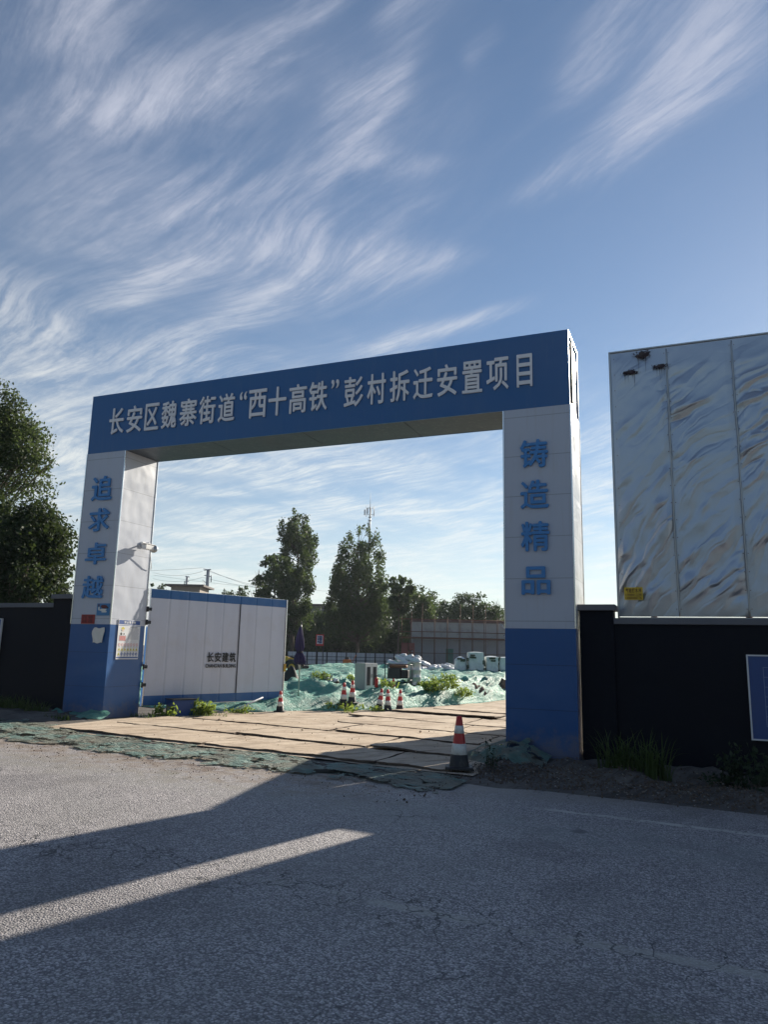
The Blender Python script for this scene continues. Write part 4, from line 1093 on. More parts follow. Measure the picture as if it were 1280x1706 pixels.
def small_heaps():
    rnd = random.Random(21)
    # colourful rubbish
    p = hit(548, 1136)
    MT['bag_purple'] = plain('bag_purple', (.30, .26, .36), .5); MT['bag_pale'] = plain('bag_pale', (.55, .55, .62), .5); MT['bag_red'] = plain('bag_red', (.35, .06, .07), .5)
    mb = MB()
    for k in range(22):
        c = Vector((rnd.uniform(-.42, .42), rnd.uniform(-.25, .25), rnd.uniform(.02, .16))); s = rnd.uniform(.05, .105); sd = rnd.random() * 50; wx, wy = p.x + c.x * .924, p.y + c.x * .38 + c.y; c = Vector((wx - p.x, wy - p.y, surf(wx, wy) - p.z + .03 + rnd.random() * .12))
        def fn(u, v, c=c, s=s, sd=sd):
            a = u * 6.2832; b = (v - .5) * 3.1416; q = s * (1 + .5 * mn.noise(Vector((math.cos(a) * 2, math.sin(a) * 2, v * 3 + sd))))
            return c + Vector((q * math.cos(a) * math.cos(b) * 1.4, q * math.sin(a) * math.cos(b), q * .7 * math.sin(b)))
        mb.grid(9, 6, fn, rnd.choice((0, 0, 1, 1, 2, 3)), False)
    o = mb.build('rubbish', ['bag_pale', 'bag_purple', 'bag_red', 'soil']); o.location = p
    tag(o, 'heap of pale, purple and red rubbish lying on the net left of the cabinet', 'rubbish', kind='stuff')
    def heap(px, py, D, sx, sy, sz, label, mat='soil', name='soil_heap', cat='heap'):
        p = on_net(px, py, D); m = MB(); sd = rnd.random() * 40
        def fn(u, v):
            a = u * 6.2832; q = v * (1 + .25 * mn.noise(Vector((math.cos(a) * 1.5, math.sin(a) * 1.5, sd))))
            hx, hy = sx * q * math.cos(a), sy * q * math.sin(a); gx, gy = p.x + hx * .92 - hy * .38, p.y + hx * .38 + hy * .92
            return (gx - p.x, gy - p.y, surf(gx, gy) - p.z + sz * (1 - v ** 1.6) * (1 + .5 * mn.noise(Vector((math.cos(a) * v * 3, math.sin(a) * v * 3, sd)))) - .05)
        m.grid(22, 8, fn); o = m.build(name, mat); o.location = (p.x, p.y, p.z); tag(o, label, cat)
    heap(792, 1142, 31, .42, .30, .12, 'dark heap of soil on the net below the wrapped stacks')
    heap(840, 1146, 30, .28, .3, .34, 'dark lump of soil on the net against the right-hand column')
    heap(482, 1130, 27, .36, .3, .46, 'dark bag lying on the net beside the parasol pole', 'rubber', 'dark_bag', 'bag')
small_heaps()

# ------------------------------------------------------------------ weeds, grass
def weed(px, py, D, w, h, n, label, mat='leaf_weed', leaf=.10, seed=0, name='weed', z=None, group=None, asp=.45):
    p = hit(px, py, D) if D else Vector(px)
    if z is None: z = p.z if D else gh(p.x, p.y) + (net_height(p.x, p.y) if net_edge(p.x, p.y) > 0 else 0)
    g = empty(name, (p.x, p.y, z), 0, label, 'weed', group); rg = np.random.default_rng(seed); rnd = random.Random(seed)
    mb = MB(); P = []
    for k in range(max(5, n // 40)):
        a = rnd.uniform(0, 6.28); q = rnd.random() ** .6; e = Vector((w * q * math.cos(a), w * .7 * q * math.sin(a), h * rnd.uniform(.4, 1) * (1.1 - .5 * q)))
        b0 = Vector((e.x * .5, e.y * .5, -.03)); mb.tube([b0, (b0 + e) / 2 + Vector((0, 0, .03)), e], [.007, .005, .003], 4)
        for i in range(n // max(5, n // 40)):
            t = rnd.uniform(.25, 1.05); P.append(b0 + (e - b0) * t + Vector((rnd.gauss(0, .05), rnd.gauss(0, .05), rnd.gauss(0, .03))) * (1 + w))
    mb.build('stem', 'leaf_shade', g)
    leaf_object('foliage', np.array([tuple(q) for q in P]), leaf, mat, g, asp, seed=seed)
    return g
WG = 'weeds growing through the green net'
for i, (px, py, D, w, h, n, lab) in enumerate([
    (690, 1143, 28, .55, .25, 260, 'yellowish weeds at the foot of the steel drum'),
    (716, 1152, 25.5, .50, .42, 420, 'tall clump of weeds on the net right of the steel drum'),
    (738, 1148, 26.5, .55, .42, 420, 'bushy weeds on the bright net slope between the drum and the soil heap'),
    (765, 1160, 25, .5, .36, 330, 'low weeds on the net slope just left of the right-hand column'),
    (752, 1136, 31, .5, .3, 220, 'small weeds high on the net behind the bushy clump'),
    (640, 1145, 27, .45, .22, 200, 'weeds in front of the generator on the net'),
    (535, 1133, 27.5, .35, .36, 170, 'yellow green weeds beside the rubbish heap'),
    (588, 1134, 27, .3, .22, 100, 'weeds between the rubbish heap and the cabinet'),
    (560, 1182, 20.8, .8, .14, 260, 'low trailing weeds behind the pair of cones'),
    (608, 1184, 20.2, .6, .13, 180, 'low trailing weeds between the two groups of cones')]):
    weed(px, py, D, w, h, n, lab, leaf=.095, seed=40 + i, group=WG)
# under and around the open leaf
weed((2.05, 2.15, 0), 0, 0, .42, .40, 420, 'leafy weed patch under the middle of the white gate leaf', leaf=.11, seed=71, name='weed')
weed((1.62, 1.35, 0), 0, 0, .30, .30, 200, 'small leafy weeds under the hinge end of the white gate leaf', leaf=.09, seed=72)
weed((2.55, 3.05, 0), 0, 0, .35, .25, 260, 'weeds under the free half of the white gate leaf', leaf=.08, seed=73)
weed((9.78, -1.25, 0), 0, 0, .10, .62, 60, 'thin leafy weed rising right behind the large lone cone', leaf=.06, seed=74, mat='leaf_shade')
weed((9.65, .15, 0), 0, 0, .40, .22, 240, 'weeds at the inner foot of the billboard-side column', leaf=.07, seed=75)

def grass_tuft(loc, w, h, n, label, seed, group=None, mat='grass', droop=.85):
    rnd = random.Random(seed); mb = MB()
    for k in range(n):
        a = rnd.uniform(0, 6.283); q = math.sqrt(rnd.random()); b0 = Vector((w * q * math.cos(a), .45 * w * q * math.sin(a), -.05)); L = h * rnd.uniform(.45, 1.05); az = rnd.uniform(0, 6.283); ln = rnd.uniform(.15, droop)
        d = Vector((math.cos(az), math.sin(az), 0)); sd = Vector((-d.y, d.x, 0)); wd = rnd.uniform(.005, .011) * (1 + h * .6); pr = None; vs = []
        for i in range(6):
            t = i / 5; p = b0 + Vector((0, 0, L * (t - .28 * ln * t ** 3 * 2))) + d * (L * ln * t ** 2.2); ww = wd * (1 - t) ** .6
            vs += [p - sd * ww, p + sd * ww]
        mb.add(vs, [(2*i, 2*i+1, 2*i+3, 2*i+2) for i in range(5)], 0, True)
    o = mb.build('grass_tuft', mat); o.location = (loc[0], loc[1], gh(loc[0], loc[1]) + bank(loc[0], loc[1])); tag(o, label, 'grass tuft', group)
    return o
GG = 'grass tufts at the foot of the walls'
grass_tuft((11.55, -.62), .26, .80, 85, 'tall grass tuft at the wall foot right beside the column\'s blue base', 1, GG)
grass_tuft((12.05, -.78), .28, .78, 95, 'tall arching grass tuft at the wall foot below the yellow sticker', 2, GG)
grass_tuft((11.80, -.70), .34, .42, 110, 'short dense grass between the two tall tufts at the wall foot', 3, GG)
for i, (x, lab) in enumerate(((-1.6, 'grass tuft at the wall foot farthest from the poster column'), (-1.05, 'thick grass tuft at the wall foot under the leafy trees'), (-.5, 'grass tuft at the wall foot touching the poster column'))):
    grass_tuft((x, -.35), .45, .42, 170, lab, 10 + i, GG)
grass_tuft((.55, -.75), .42, .16, 110, 'low dry grass in front of the poster column', 15, GG)
grass_tuft((2.35, 1.95), .55, .22, 160, 'low grass in front of the white gate leaf', 16, GG); grass_tuft((1.5, .9), .4, .2, 110, 'low grass between the poster column and the plates', 17, GG)
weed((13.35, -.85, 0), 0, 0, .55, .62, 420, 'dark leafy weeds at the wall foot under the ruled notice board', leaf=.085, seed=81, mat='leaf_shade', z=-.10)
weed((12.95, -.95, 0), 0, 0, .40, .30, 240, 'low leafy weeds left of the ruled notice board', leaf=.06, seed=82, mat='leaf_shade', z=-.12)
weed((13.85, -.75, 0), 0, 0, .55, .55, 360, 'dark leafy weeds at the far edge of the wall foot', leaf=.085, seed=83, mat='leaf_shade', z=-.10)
# leaf litter and clods along the verge
def litter():
    rnd = random.Random(31); mb = MB(); n = 11000
    for k in range(n):
        if rnd.random() < .7: x = rnd.uniform(9.3, 15.5); y = rnd.triangular(-2.5, -.2, -1.2)
        else: x = rnd.uniform(-3, 9.6); y = rnd.triangular(-4.6, -1.7, -3.1)
        s = rnd.uniform(.005, .024) if x > 9.3 else rnd.uniform(.004, .012); a = rnd.uniform(0, 6.28); z = gh(x, y) + bank(x, y) + .018; t = rnd.uniform(.1, .6) * s
        d = Vector((math.cos(a), math.sin(a), rnd.uniform(-.2, .5))) * s; e = Vector((-math.sin(a), math.cos(a), rnd.uniform(-.2, .4))) * s * rnd.uniform(.3, .7); c = Vector((x, y, z + abs(t) * .4 - .004))
        if rnd.random() < .6: mb.add([c - d, c + e, c + d, c - e], [(0, 1, 2, 3)], rnd.choice((0, 0, 1, 2)))
        else: mb.add([c - d, c + d, c + e, c - e, c + Vector((0, 0, s * .8)), c - Vector((0, 0, s))], [(0, 2, 4), (2, 1, 4), (1, 3, 4), (3, 0, 4), (2, 0, 5), (1, 2, 5), (3, 1, 5), (0, 3, 5)], 0)
    for k in range(420):                                    # clods dropped on the plates
        x = rnd.uniform(1.8, 9.5); y = rnd.triangular(-1.9, 7, -.5)
        if net_edge(x, y) > -.1: continue
        s = rnd.uniform(.004, .018) * rnd.random() ** .6 * (2.2 if rnd.random() < .04 else 1); c = Vector((x, y, gh(x, y) + .062 + s * .3)); a = rnd.uniform(0, 6.28); d = Vector((math.cos(a), math.sin(a), 0)) * s; e = Vector((-math.sin(a), math.cos(a), 0)) * s
        mb.add([c - d, c + d, c + e, c - e, c + Vector((0, 0, s * .7)), c - Vector((0, 0, s))], [(0, 2, 4), (2, 1, 4), (1, 3, 4), (3, 0, 4), (2, 0, 5), (1, 2, 5), (3, 1, 5), (0, 3, 5)], rnd.choice((1, 3, 3)))
    MT['dry_leaf'] = plain('dry_leaf', (.24, .19, .14), .8, var=.3); MT['chip'] = plain('pale_chip', (.33, .31, .28), .8)
    tag(mb.build('litter', ['soil', 'dry_leaf', 'chip', 'sand']), 'dry leaves, clods and chips scattered along the verge', 'litter', kind='stuff')
litter()
def stick():
    mb = MB(); a = Vector((2.30, 3.0, .10)); b = Vector((2.72, 3.75, .42)); mb.tube([a, (a + b) / 2, b], .018, 6); tag(mb.build('pale_stick', 'sack'), 'pale stick leaning on the net below the free end of the gate leaf', 'stick')
    g = empty('steel_box', (1.72, 1.75, .02), ang - .1, 'dark navy steel box on the ground under the white gate leaf', 'box')
    mb = MB(); mb.bbox((-.22, -.16, 0), (.34, .2, .40), .01); mb.build('box_body', 'sign_blue', g); mb = MB(); mb.bbox((-.24, -.18, .40), (.36, .22, .425), .006); mb.build('lid', 'dark_paint', g)
stick()

# ------------------------------------------------------------------ stored sacks, wrapped stacks
def sacks():
    rnd = random.Random(77); protos = []
    for k in range(4):
        mb = MB(); sd = k * 9.1
        def fn(u, v, sd=sd):
            a = u * 6.2832; b = (v - .5) * 3.1416; ca, sa = math.cos(a), math.sin(a); cb = math.cos(b) ** .5 if math.cos(b) > 0 else 0
            q = 1 + .22 * mn.noise(Vector((ca * 2, sa * 2, math.sin(b) * 2 + sd)))
            return (.42 * q * math.copysign(abs(ca) ** .6, ca) * cb, .26 * q * math.copysign(abs(sa) ** .6, sa) * cb, .13 * q * math.sin(b))
        mb.grid(16, 10, fn); protos.append(mb.build('sack', 'sack'))
    base = atD(700, 1112, 44); used = set(); R0 = Vector((RT[0], RT[1], 0)).normalized(); F0 = Vector((-R0.y, R0.x, 0))
    for i in range(95):
        u = rnd.uniform(-1, 1)
        if i < 60: px = rnd.triangular(640, 748, 672); hmax = .95 * math.exp(-((px - 682) / 30) ** 2) + .28
        else: px = rnd.uniform(655, 752); hmax = .5
        dpt = rnd.uniform(-1.0, .8); q = atD(px, 1112, 44) + F0 * dpt
        zb = gh(q.x, q.y) + .12 + rnd.random() ** .8 * hmax * max(.15, 1 - abs(dpt) * .6)
        k = rnd.randrange(4); o = protos[k] if k not in used else protos[k].copy()
        if k in used: COL.objects.link(o)
        used.add(k)
        o.location = (q.x, q.y, zb); o.rotation_euler = (rnd.uniform(-.5, .5), rnd.uniform(-.5, .5), rnd.uniform(0, 6.28)); s = rnd.uniform(.7, 1.05); o.scale = (s,) * 3
        tag(o, 'bulging white sack thrown on the heap in front of the scaffolded block wall', 'sack', 'white sacks heaped in front of the scaffolding')
    m = MB(); p = atD(652, 1113, 43.2)
    def fn(u, v): 
        return (p.x + R0.x * (u - .5) * 2.2 + F0.x * v, p.y + R0.y * (u - .5) * 2.2 + F0.y * v, gh(p.x, p.y) + .15 + .62 * v * math.exp(-(u - .6) ** 2 * 5) + .12 * mn.noise(Vector((u * 6, v * 4, 1))))
    m.grid(20, 10, fn); tag(m.build('dust_net', 'net'), 'green net thrown over the edge of the white sack heap', 'net')
sacks()
def stacks():
    R0 = Vector((RT[0], RT[1], 0)).normalized(); rz = math.atan2(R0.y, R0.x); rnd = random.Random(9); D = 43
    lab = ['wrapped white stack with a rounded shoulder, nearest the sack heap', 'tallest wrapped white stack, second from the sack heap', 'wrapped white stack between the tallest one and the column', 'wrapped white stack half hidden by the right-hand column']
    for i, (xa, xb, yt, rd) in enumerate([(757, 777, 1087, .35), (780, 805, 1079, .06), (809, 829, 1085, .10), (831, 856, 1086, .08)]):
        a = atD(xa, 1117, D); b = atD(xb, 1117, D); w = (b - a).length; h = (1117 - yt) / FPX * D
        g = empty('wrapped_stack', ((a.x + b.x) / 2, (a.y + b.y) / 2, gh(a.x, a.y) + .10), rz, lab[i], 'stack', 'film wrapped stacks beside the scaffolding')
        mb = MB(); sd = i * 7.7
        def fn(u, v, w=w, h=h, rd=rd, sd=sd):
            aa = u * 6.2832; c, s = math.cos(aa), math.sin(aa); k = 1 / max(abs(c), abs(s), .72 if rd < .2 else .85)
            if v < .75: vv = v / .75; q, z = 1, vv * (h - rd * .6)
            else: vv = (v - .75) / .25; q, z = 1 - vv, h - rd * .6 * (1 - vv) ** 2
            n_ = .035 * mn.noise(Vector((c * 3, s * 3, z * 4 + sd)))
            return ((w / 2 * q + n_) * c * k * (1 - (rd * .5 * v if c < 0 else 0)), (.5 * q + n_) * s * k, z)
        mb.grid(40, 20, fn, 0, False); mb.build('film_wrap', 'film', g)
        mb = MB()
        for k in range(7):
            x = w / 2 + .035 + rnd.uniform(-.05, .05); z = rnd.uniform(.1, h * .9); s = rnd.uniform(.05, .13)
            mb.bbox((x - s * .6, -.52, z - s), (x + s * .6, -.30, z + s), .02)
        for k in range(3):
            x = rnd.uniform(-w * .3, w * .3); z = h * rnd.uniform(.75, .93); mb.bbox((x - .14, -.56, z - .05), (x + .14, -.40, z + .05), .02)
        mb.build('exposed_blocks', 'block_green', g)
stacks()

# ------------------------------------------------------------------ block building under scaffolding
R0 = Vector((RT[0], RT[1], 0)).normalized(); F0 = Vector((-R0.y, R0.x, 0)); RZ = math.atan2(R0.y, R0.x)
def scaffold_building():
    D = 60; a = atD(687, 1100, D); b = atD(838, 1100, D); w = (b - a).length; z0 = gh(a.x, a.y); zt = atD(760, 1033, D).z - z0
    g = empty('block_building', (a.x, a.y, z0), RZ, 'low unfinished grey block building behind the wrapped stacks', 'building')
    mb = MB(); mb.box((0, 0, -.3), (w + 2.2, 5, zt * .60)); mb.build('block_wall', 'block_grey', g)
    mb = MB(); mb.box((0, -.03, zt * .60), (w + 2.2, 5, zt * .95)); mb.build('concrete_band', 'concrete', g)
    mb = MB(); mb.box((-.10, -.14, zt * .95), (w + 2.3, 5.1, zt)); mb.build('roof_edge', plain('roof_edge', (.13, .085, .08), .8), g)
    mb = MB()
    for x0, x1 in ((.0, .75), (.9, 1.9), (3.2, 4.4), (6.0, 7.0)): mb.box((x0, -.07, zt * .585), (x1, -.033, zt * .60))
    for x in (1.0, 1.85, 2.7, 3.55, 4.4, 5.25, 6.1, 6.9): mb.box((x, -.05, zt * .61), (x + .03, -.032, zt * .9))
    mb.build('formwork_strip', 'concrete', g)
    mb = MB(); mb.box((2.75, -.04, .0), (3.35, -.005, zt * .40)); mb.build('door_sheet', plain('green_sheet', (.10, .20, .17), .7), g)
    s = empty('scaffolding', (a.x - F0.x * 1.1, a.y - F0.y * 1.1, z0), RZ, 'rusty tube scaffolding along the front of the grey block building', 'scaffolding')
    rnd = random.Random(2)
    xs = [-.9, -.15] + [i * 1.02 + .75 for i in range(8)]
    for i, x in enumerate(xs):
        top = zt * rnd.choice((1.05, 1.15, 1.32, 1.05)) 
        for y in (0, .8):
            mb = MB(); mb.tube([(x, y, -.2), (x + rnd.uniform(-.03, .03), y, top if y == 0 else zt * 1.03)], .020, 6); mb.build('upright', 'rust', s)
    for z in (.30, .60, .74, 1.0):
        for y in (0, .8):
            mb = MB(); mb.tube([(-1.1, y - .03, zt * z), (w * .5, y - .03, zt * z + .02), (w + 1.2, y - .03, zt * z - .01)], .018, 6); mb.build('ledger', 'rust', s)
    for i in range(3):
        x = w - .4 + .3 * i; mb = MB(); mb.tube([(x, -.05, zt * (.95 - .25 * i)), (x + 1.1, -.05, zt * (.65 - .25 * i))], .024, 6); mb.build('brace', 'alu_trim', s)
    mb = MB(); mb.box((-.9, .05, zt * .61), (w, .75, zt * .63)); mb.build('walk_board', 'rust', s)
    # faded red hoist frame at its left end
    p = atD(680, 1100, 58.5)
    h = empty('hoist_frame', (p.x, p.y, gh(p.x, p.y)), RZ, 'faded red steel hoist frame at the left end of the scaffolding', 'hoist')
    mb = MB()
    for x in (-.5, .5):
        for y in (-.3, .3): mb.tube([(x, y, -.1), (x * .9, y, 1.95)], .055, 6)
    for z in (.5, 1.2, 1.9):
        for y in (-.3, .3): mb.tube([(-.5, y, z), (.5, y, z)], .04, 6)
    mb.build('mast_frame', 'rust_red', h)
    mb = MB(); mb.bbox((-.55, -.35, 1.0), (-.02, .3, 1.85), .03); mb.bbox((.04, -.33, 1.35), (.5, .3, 1.95), .03); mb.build('guard_panel', 'rust_red', h)
scaffold_building()

def hoarding():
    D = 63; a = atD(478, 1106, D); b = atD(672, 1112, D + 2); v = (b - a); v.z = 0; w = v.length; h = 20 / FPX * D
    g = empty('site_hoarding', (a.x, a.y, gh(a.x, a.y)), math.atan2(v.y, v.x), 'long white sheet hoarding with dark posts in front of the far trees', 'fence')
    N = 24
    mb = MB()
    for k in range(N): mb.box((w * k / N + .012, .012 * (k % 2), .02), (w * (k + 1) / N - .012, .03 + .012 * (k % 2), h))
    mb.build('sheet_panels', 'fence', g)
    for k in range(0, 13):
        x = w * k / 12; mb = MB(); mb.box((x - .045, -.10, -.1), (x + .045, -.01, h + .05)); mb.build('post', 'dark_paint', g)
    for z in (.33, .62):
        mb = MB(); mb.box((0, -.04, h * z), (w, -.005, h * z + .05)); mb.build('rail', 'wire', g)
hoarding()

def red_sign():
    D = 58; p = atD(532, 1092, D); z = gh(p.x, p.y); zc = atD(532, 1066, D).z - z; s = 18 / FPX * D
    g = empty('site_sign', (p.x, p.y, z), RZ, 'red and white sign on two posts in front of the hoarding', 'sign')
    mb = MB()
    for x in (-s * .28, s * .34): mb.tube([(x, .03, -.2), (x, .03, zc)], .035, 6)
    mb.build('post', 'dark_paint', g)
    mb = MB(); mb.box((-s * .37, -.02, zc - s * .55), (s * .37, .02, zc + s * .5)); b = mb.build('board', 'red_paint', g)
    mb = MB(); mb.box((-s * .27, -.03, zc - s * .36), (s * .27, -.021, zc + s * .40)); mb.build('white_field', 'sign_white', b)
    mb = MB(); put_text(mb, '理', (-s * .24, s * .24, zc - s * .32, zc + s * .36), lambda u, q, d: (u, -.034 - d, q), .004, .03); mb.build('lettering', plain('ink_sign', (.03, .05, .16), .5), b)
red_sign()

def machines():
    # yellow wheeled loader mostly hidden by the gate leaf
    D = 40; p = atD(474, 1119, D)
    g = empty('wheel_loader', (p.x, p.y, gh(p.x, p.y)), RZ + .25, 'small yellow wheeled loader half hidden behind the parasol and gate leaf', 'loader')
    mb = MB(); mb.bbox((-1.5, -.45, .55), (.15, .45, .98), .06); mb.bbox((.1, -.35, .68), (.72, .35, .92), .05); mb.build('loader_body', 'yellow', g)
    for x in (-1.05, .28):
        for y in (-.55, .55):
            mb = MB(); mb.lathe([(0, -.14), (.30, -.14), (.40, -.10), (.42, 0), (.40, .10), (.30, .14), (0, .14)], 18); q = mb.build('wheel', 'rubber', g); q.location = (x, y, .42); q.rotation_euler = (R(90), 0, 0)
            mb = MB(); mb.lathe([(0, -.15), (.18, -.15), (.18, .15), (0, .15)], 12); mb.build('rim', 'yellow', q)
    mb = MB()
    for x in (-.95, -.15):
        for y in (-.38, .38): mb.tube([(x, y, .95), (x, y, 1.75)], .035, 6)
    mb.bbox((-1.05, -.45, 1.74), (-.05, .45, 1.80), .02); mb.build('cab_frame', 'dark_paint', g)
    mb = MB(); mb.bbox((-.75, -.25, .98), (-.35, .25, 1.3), .05); mb.build('seat', 'rubber', g)
    mb = MB()
    for y in (-.3, .3): mb.tube([(.3, y, .95), (.85, y, .75), (1.05, y, .35)], .05, 6)
    mb.bbox((.95, -.6, .12), (1.25, .6, .5), .04); mb.build('bucket', 'rubber', g)
    D = 56; p = atD(579, 1108, D)
    g = empty('plate_compactor', (p.x, p.y, gh(p.x, p.y)), RZ, 'small orange compactor standing before the white hoarding', 'machine')
    mb = MB(); mb.bbox((-.45, -.25, .0), (.45, .25, .16), .03); mb.build('base_plate', 'rubber', g)
    mb = MB(); mb.bbox((-.36, -.2, .17), (.30, .2, .58), .05); mb.build('engine_cover', 'orange', g)
    mb = MB()
    for y in (-.18, .18): mb.tube([(.3, y, .2), (.55, y, .75), (.62, y, .9)], .022, 6)
    mb.tube([(.62, -.18, .9), (.62, .18, .9)], .022, 6); mb.build('handle', 'orange', g)
    mb = MB(); mb.bbox((-.2, -.14, .585), (.1, .14, .74), .03); mb.build('tank', 'dark_paint', g)
machines()

# ------------------------------------------------------------------ far houses, masts, wires
def house(px0, px1, pyt, D, depth, label, wallm, over=.35, pyb=None, seed=0):
    a = atD(px0, 1080, D); b = atD(px1, 1080, D); v = b - a; v.z = 0; w = v.length; z0 = gh(a.x, a.y); zt = atD((px0 + px1) / 2, pyt, D).z - z0
    g = empty('house', (a.x, a.y, z0), RZ, label, 'house')
    mb = MB(); mb.box((0, 0, -.5), (w, depth, zt - .25)); wb = mb.build('wall', wallm, g)
    mb = MB(); mb.box((-over, -over, zt - .25), (w + over, depth + over, zt)); mb.build('roof', 'roof_dark', g)
    for k in range(max(1, int(w / 3))):
        x = 1.0 + k * 3.0
        if x + 1.2 < w:
            mb = MB(); mb.box((x, -.03, zt - 2.3), (x + 1.2, .02, zt - .95)); mb.build('window', 'dark_glass', g)
    return g
house(277, 326, 972, 95, 5, 'flat roofed brown house showing above the white gate leaf', 'house_wall', .6)
house(505, 585, 1006, 92, 8, 'grey house half hidden behind the poplars', 'house_grey', .5)
house(500, 532, 1034, 84, 3, 'low pale outbuilding behind the parasol', 'concrete', .3)

def telecom_mast():
    D = 140; p = atD(611, 1075, D); z0 = gh(p.x, p.y); Z = lambda y: atD(611, y, D).z - z0; m = D / FPX
    g = empty('telecom_mast', (p.x, p.y, z0), RZ, 'slim grey telecom mast with antennas rising behind the second poplar', 'mast')
    mb = MB(); mb.tube([(0, 0, -.5), (0, 0, Z(880)), (0, 0, Z(836))], [.32, .19, .12], 10)
    for y in (861, 855): mb.tube([(0, 0, Z(y)), (0, 0, Z(y) + .12)], .34, 10)
    mb.tube([(-.3, 0, Z(890)), (-.3, 0, Z(858))], .03, 5)
    mb.build('pole', 'mast', g)
    mb = MB(); mb.tube([(0, 0, Z(836)), (0, 0, Z(811))], [.05, .03], 6); mb.build('lightning_rod', 'mast', g)
    mb = MB()
    for y in (838, 850): mb.tube([(-.75, 0, Z(y)), (.75, 0, Z(y))], .05, 6); mb.tube([(-.1, -.7, Z(y)), (.1, .7, Z(y))], .05, 6)
    for x in (-.72, .72): mb.tube([(x, 0, Z(854)), (x, 0, Z(834))], .045, 6)
    mb.build('antenna_frame', 'mast', g)
    for x, y, yt, yb, w in ((-1.05, 0, 841, 851, .26), (-.5, -.3, 839, 849, .24), (.78, .1, 839, 851, .12), (.1, .7, 838, 850, .24)):
        mb = MB(); mb.bbox((x - w / 2, y - .09, Z(yb)), (x + w / 2, y + .09, Z(yt)), .03); mb.build('antenna_panel', 'mast', g)
telecom_mast()
def rail_pole(px, pyt, D, r_, label, hgt):
    p = atD(px, 1080, D); z0 = gh(p.x, p.y); zt = atD(px, pyt, D).z - z0; m = D / FPX
    g = empty('catenary_pole', (p.x, p.y, z0), RZ, label, 'pole', 'railway poles beyond the gate leaf')
    mb = MB(); mb.tube([(0, 0, -.5), (0, 0, zt)], [r_ * 1.25, r_], 8); mb.build('pole', 'pole_c', g)
    mb = MB(); mb.tube([(-7 * m * hgt, 0, zt - .1), (5 * m * hgt, 0, zt)], .09, 6); mb.tube([(-6 * m * hgt, 0, zt - .9), (3 * m * hgt, 0, zt - 1)], .07, 6); mb.tube([(6 * m * hgt, 0, zt - .9), (6 * m * hgt, 0, zt - 1.9)], .09, 6); mb.tube([(0, 0, zt - 1.2), (6 * m * hgt, 0, zt - 1.0)], .06, 6)
    mb.build('cross_arm', 'mast', g)
    mb = MB(); mb.tube([(0, 0, zt - 2.2), (-9 * m * hgt, 0, zt - 1.6), (-5 * m * hgt, 0, zt - 2.3), (-13 * m * hgt, 0, zt - 2.9), (0, 0, zt - 3.0)], .05, 5); mb.build('cantilever', 'mast', g)
rail_pole(338, 946, 110, .24, 'taller railway pole with arms standing right of the brown house', 1.0)
rail_pole(303, 958, 135, .20, 'shorter railway pole with arms rising behind the brown house', -.6)
def wires():
    L = [((-40, 948), (337, 946), 110, 112), ((255, 954), (337, 952), 118, 112), ((255, 964), (337, 962), 125, 112), ((338, 946), (520, 1000), 112, 100), ((338, 948), (520, 992), 112, 104), ((338, 962), (520, 985), 112, 118), ((255, 958), (560, 985), 130, 135), ((640, 990), (800, 1005), 120, 110), ((640, 984), (800, 1012), 121, 110)]
    for i, (a, b, d0, d1) in enumerate(L):
        p, q = atD(*a, d0), atD(*b, d1); pts = [p.lerp(q, t) - Vector((0, 0, .55 * 4 * t * (1 - t))) for t in np.linspace(0, 1, 13)]
        mb = MB(); mb.tube(pts, .022, 4, cap=False); o = mb.build('overhead_wire', 'wire')
        tag(o, 'thin overhead wire strung between the far railway poles', 'wire', 'overhead wires by the railway poles')
wires()

# ------------------------------------------------------------------ trees
def far_tree(name, px, pyt, D, crown_w, prof, N, n, leaf, mat, label, seed, cr=(.16, .27), squash=1.25, pyb=None, group='trees behind the building site', low=.0):
    p = atD(px, 1085, D); z0 = gh(p.x, p.y); H = atD(px, pyt, D).z - z0
    cl = crown_profile(H * (1 - low), prof, N, seed, cr, squash); cl = [((c[0], c[1], c[2] + H * low), a) for c, a in cl]
    return tree(name, (p.x, p.y, z0), H, max(.12, H * .014), cl, n, leaf, mat, label, 'tree', group, seed, trunk_top=.86, limb_every=2)
def px2m(px, D): return px / FPX * D
D = 70
def prof_a(f): return np.interp(.2 + .8 * f, [0, .2, .45, .67, .83, .90, .95, 1], [1.6, 1.9, 2.0, 2.1, 2.0, 1.5, .85, .25])
def prof_b(f): return np.interp(.2 + .8 * f, [0, .2, .4, .58, .76, .9, .96, 1], [2.2, 2.8, 3.1, 2.9, 2.4, 1.9, 1.4, .5])
far_tree('poplar_tree', 486, 836, 70, 0, prof_a, 150, 19000, .25, 'leaf_poplar', 'taller narrow poplar rising behind the gate leaf\'s free end', 3, (.16, .28), 1.9, low=.2)
far_tree('poplar_tree', 595, 866, 70, 0, prof_b, 210, 26000, .24, 'leaf_poplar', 'broad pointed poplar in front of the telecom mast', 14, (.13, .22), 2.0, low=.2)
rd = lambda r_, k=1.0: (lambda f: r_ * math.sqrt(max(.03, 1 - (2 * f - 1) ** 2)) * k)
far_tree('feathery_tree', 452, 912, 64, 0, rd(2.0), 60, 8000, .24, 'leaf_poplar', 'drooping feathery tree overlapping the left side of the taller poplar', 5, (.22, .36), .7, low=.25)
far_tree('feathery_tree', 664, 958, 66, 0, rd(1.8), 34, 3600, .24, 'leaf_poplar', 'sparse feathery tree right beside the broad poplar', 6, (.2, .36), .9, low=.55)
far_tree('leafy_tree', 690, 976, 68, 0, rd(2.3), 46, 7000, .24, 'leaf_poplar', 'mid green tree left of the scaffolded building\'s roof', 7, (.25, .4), .9, low=.35)
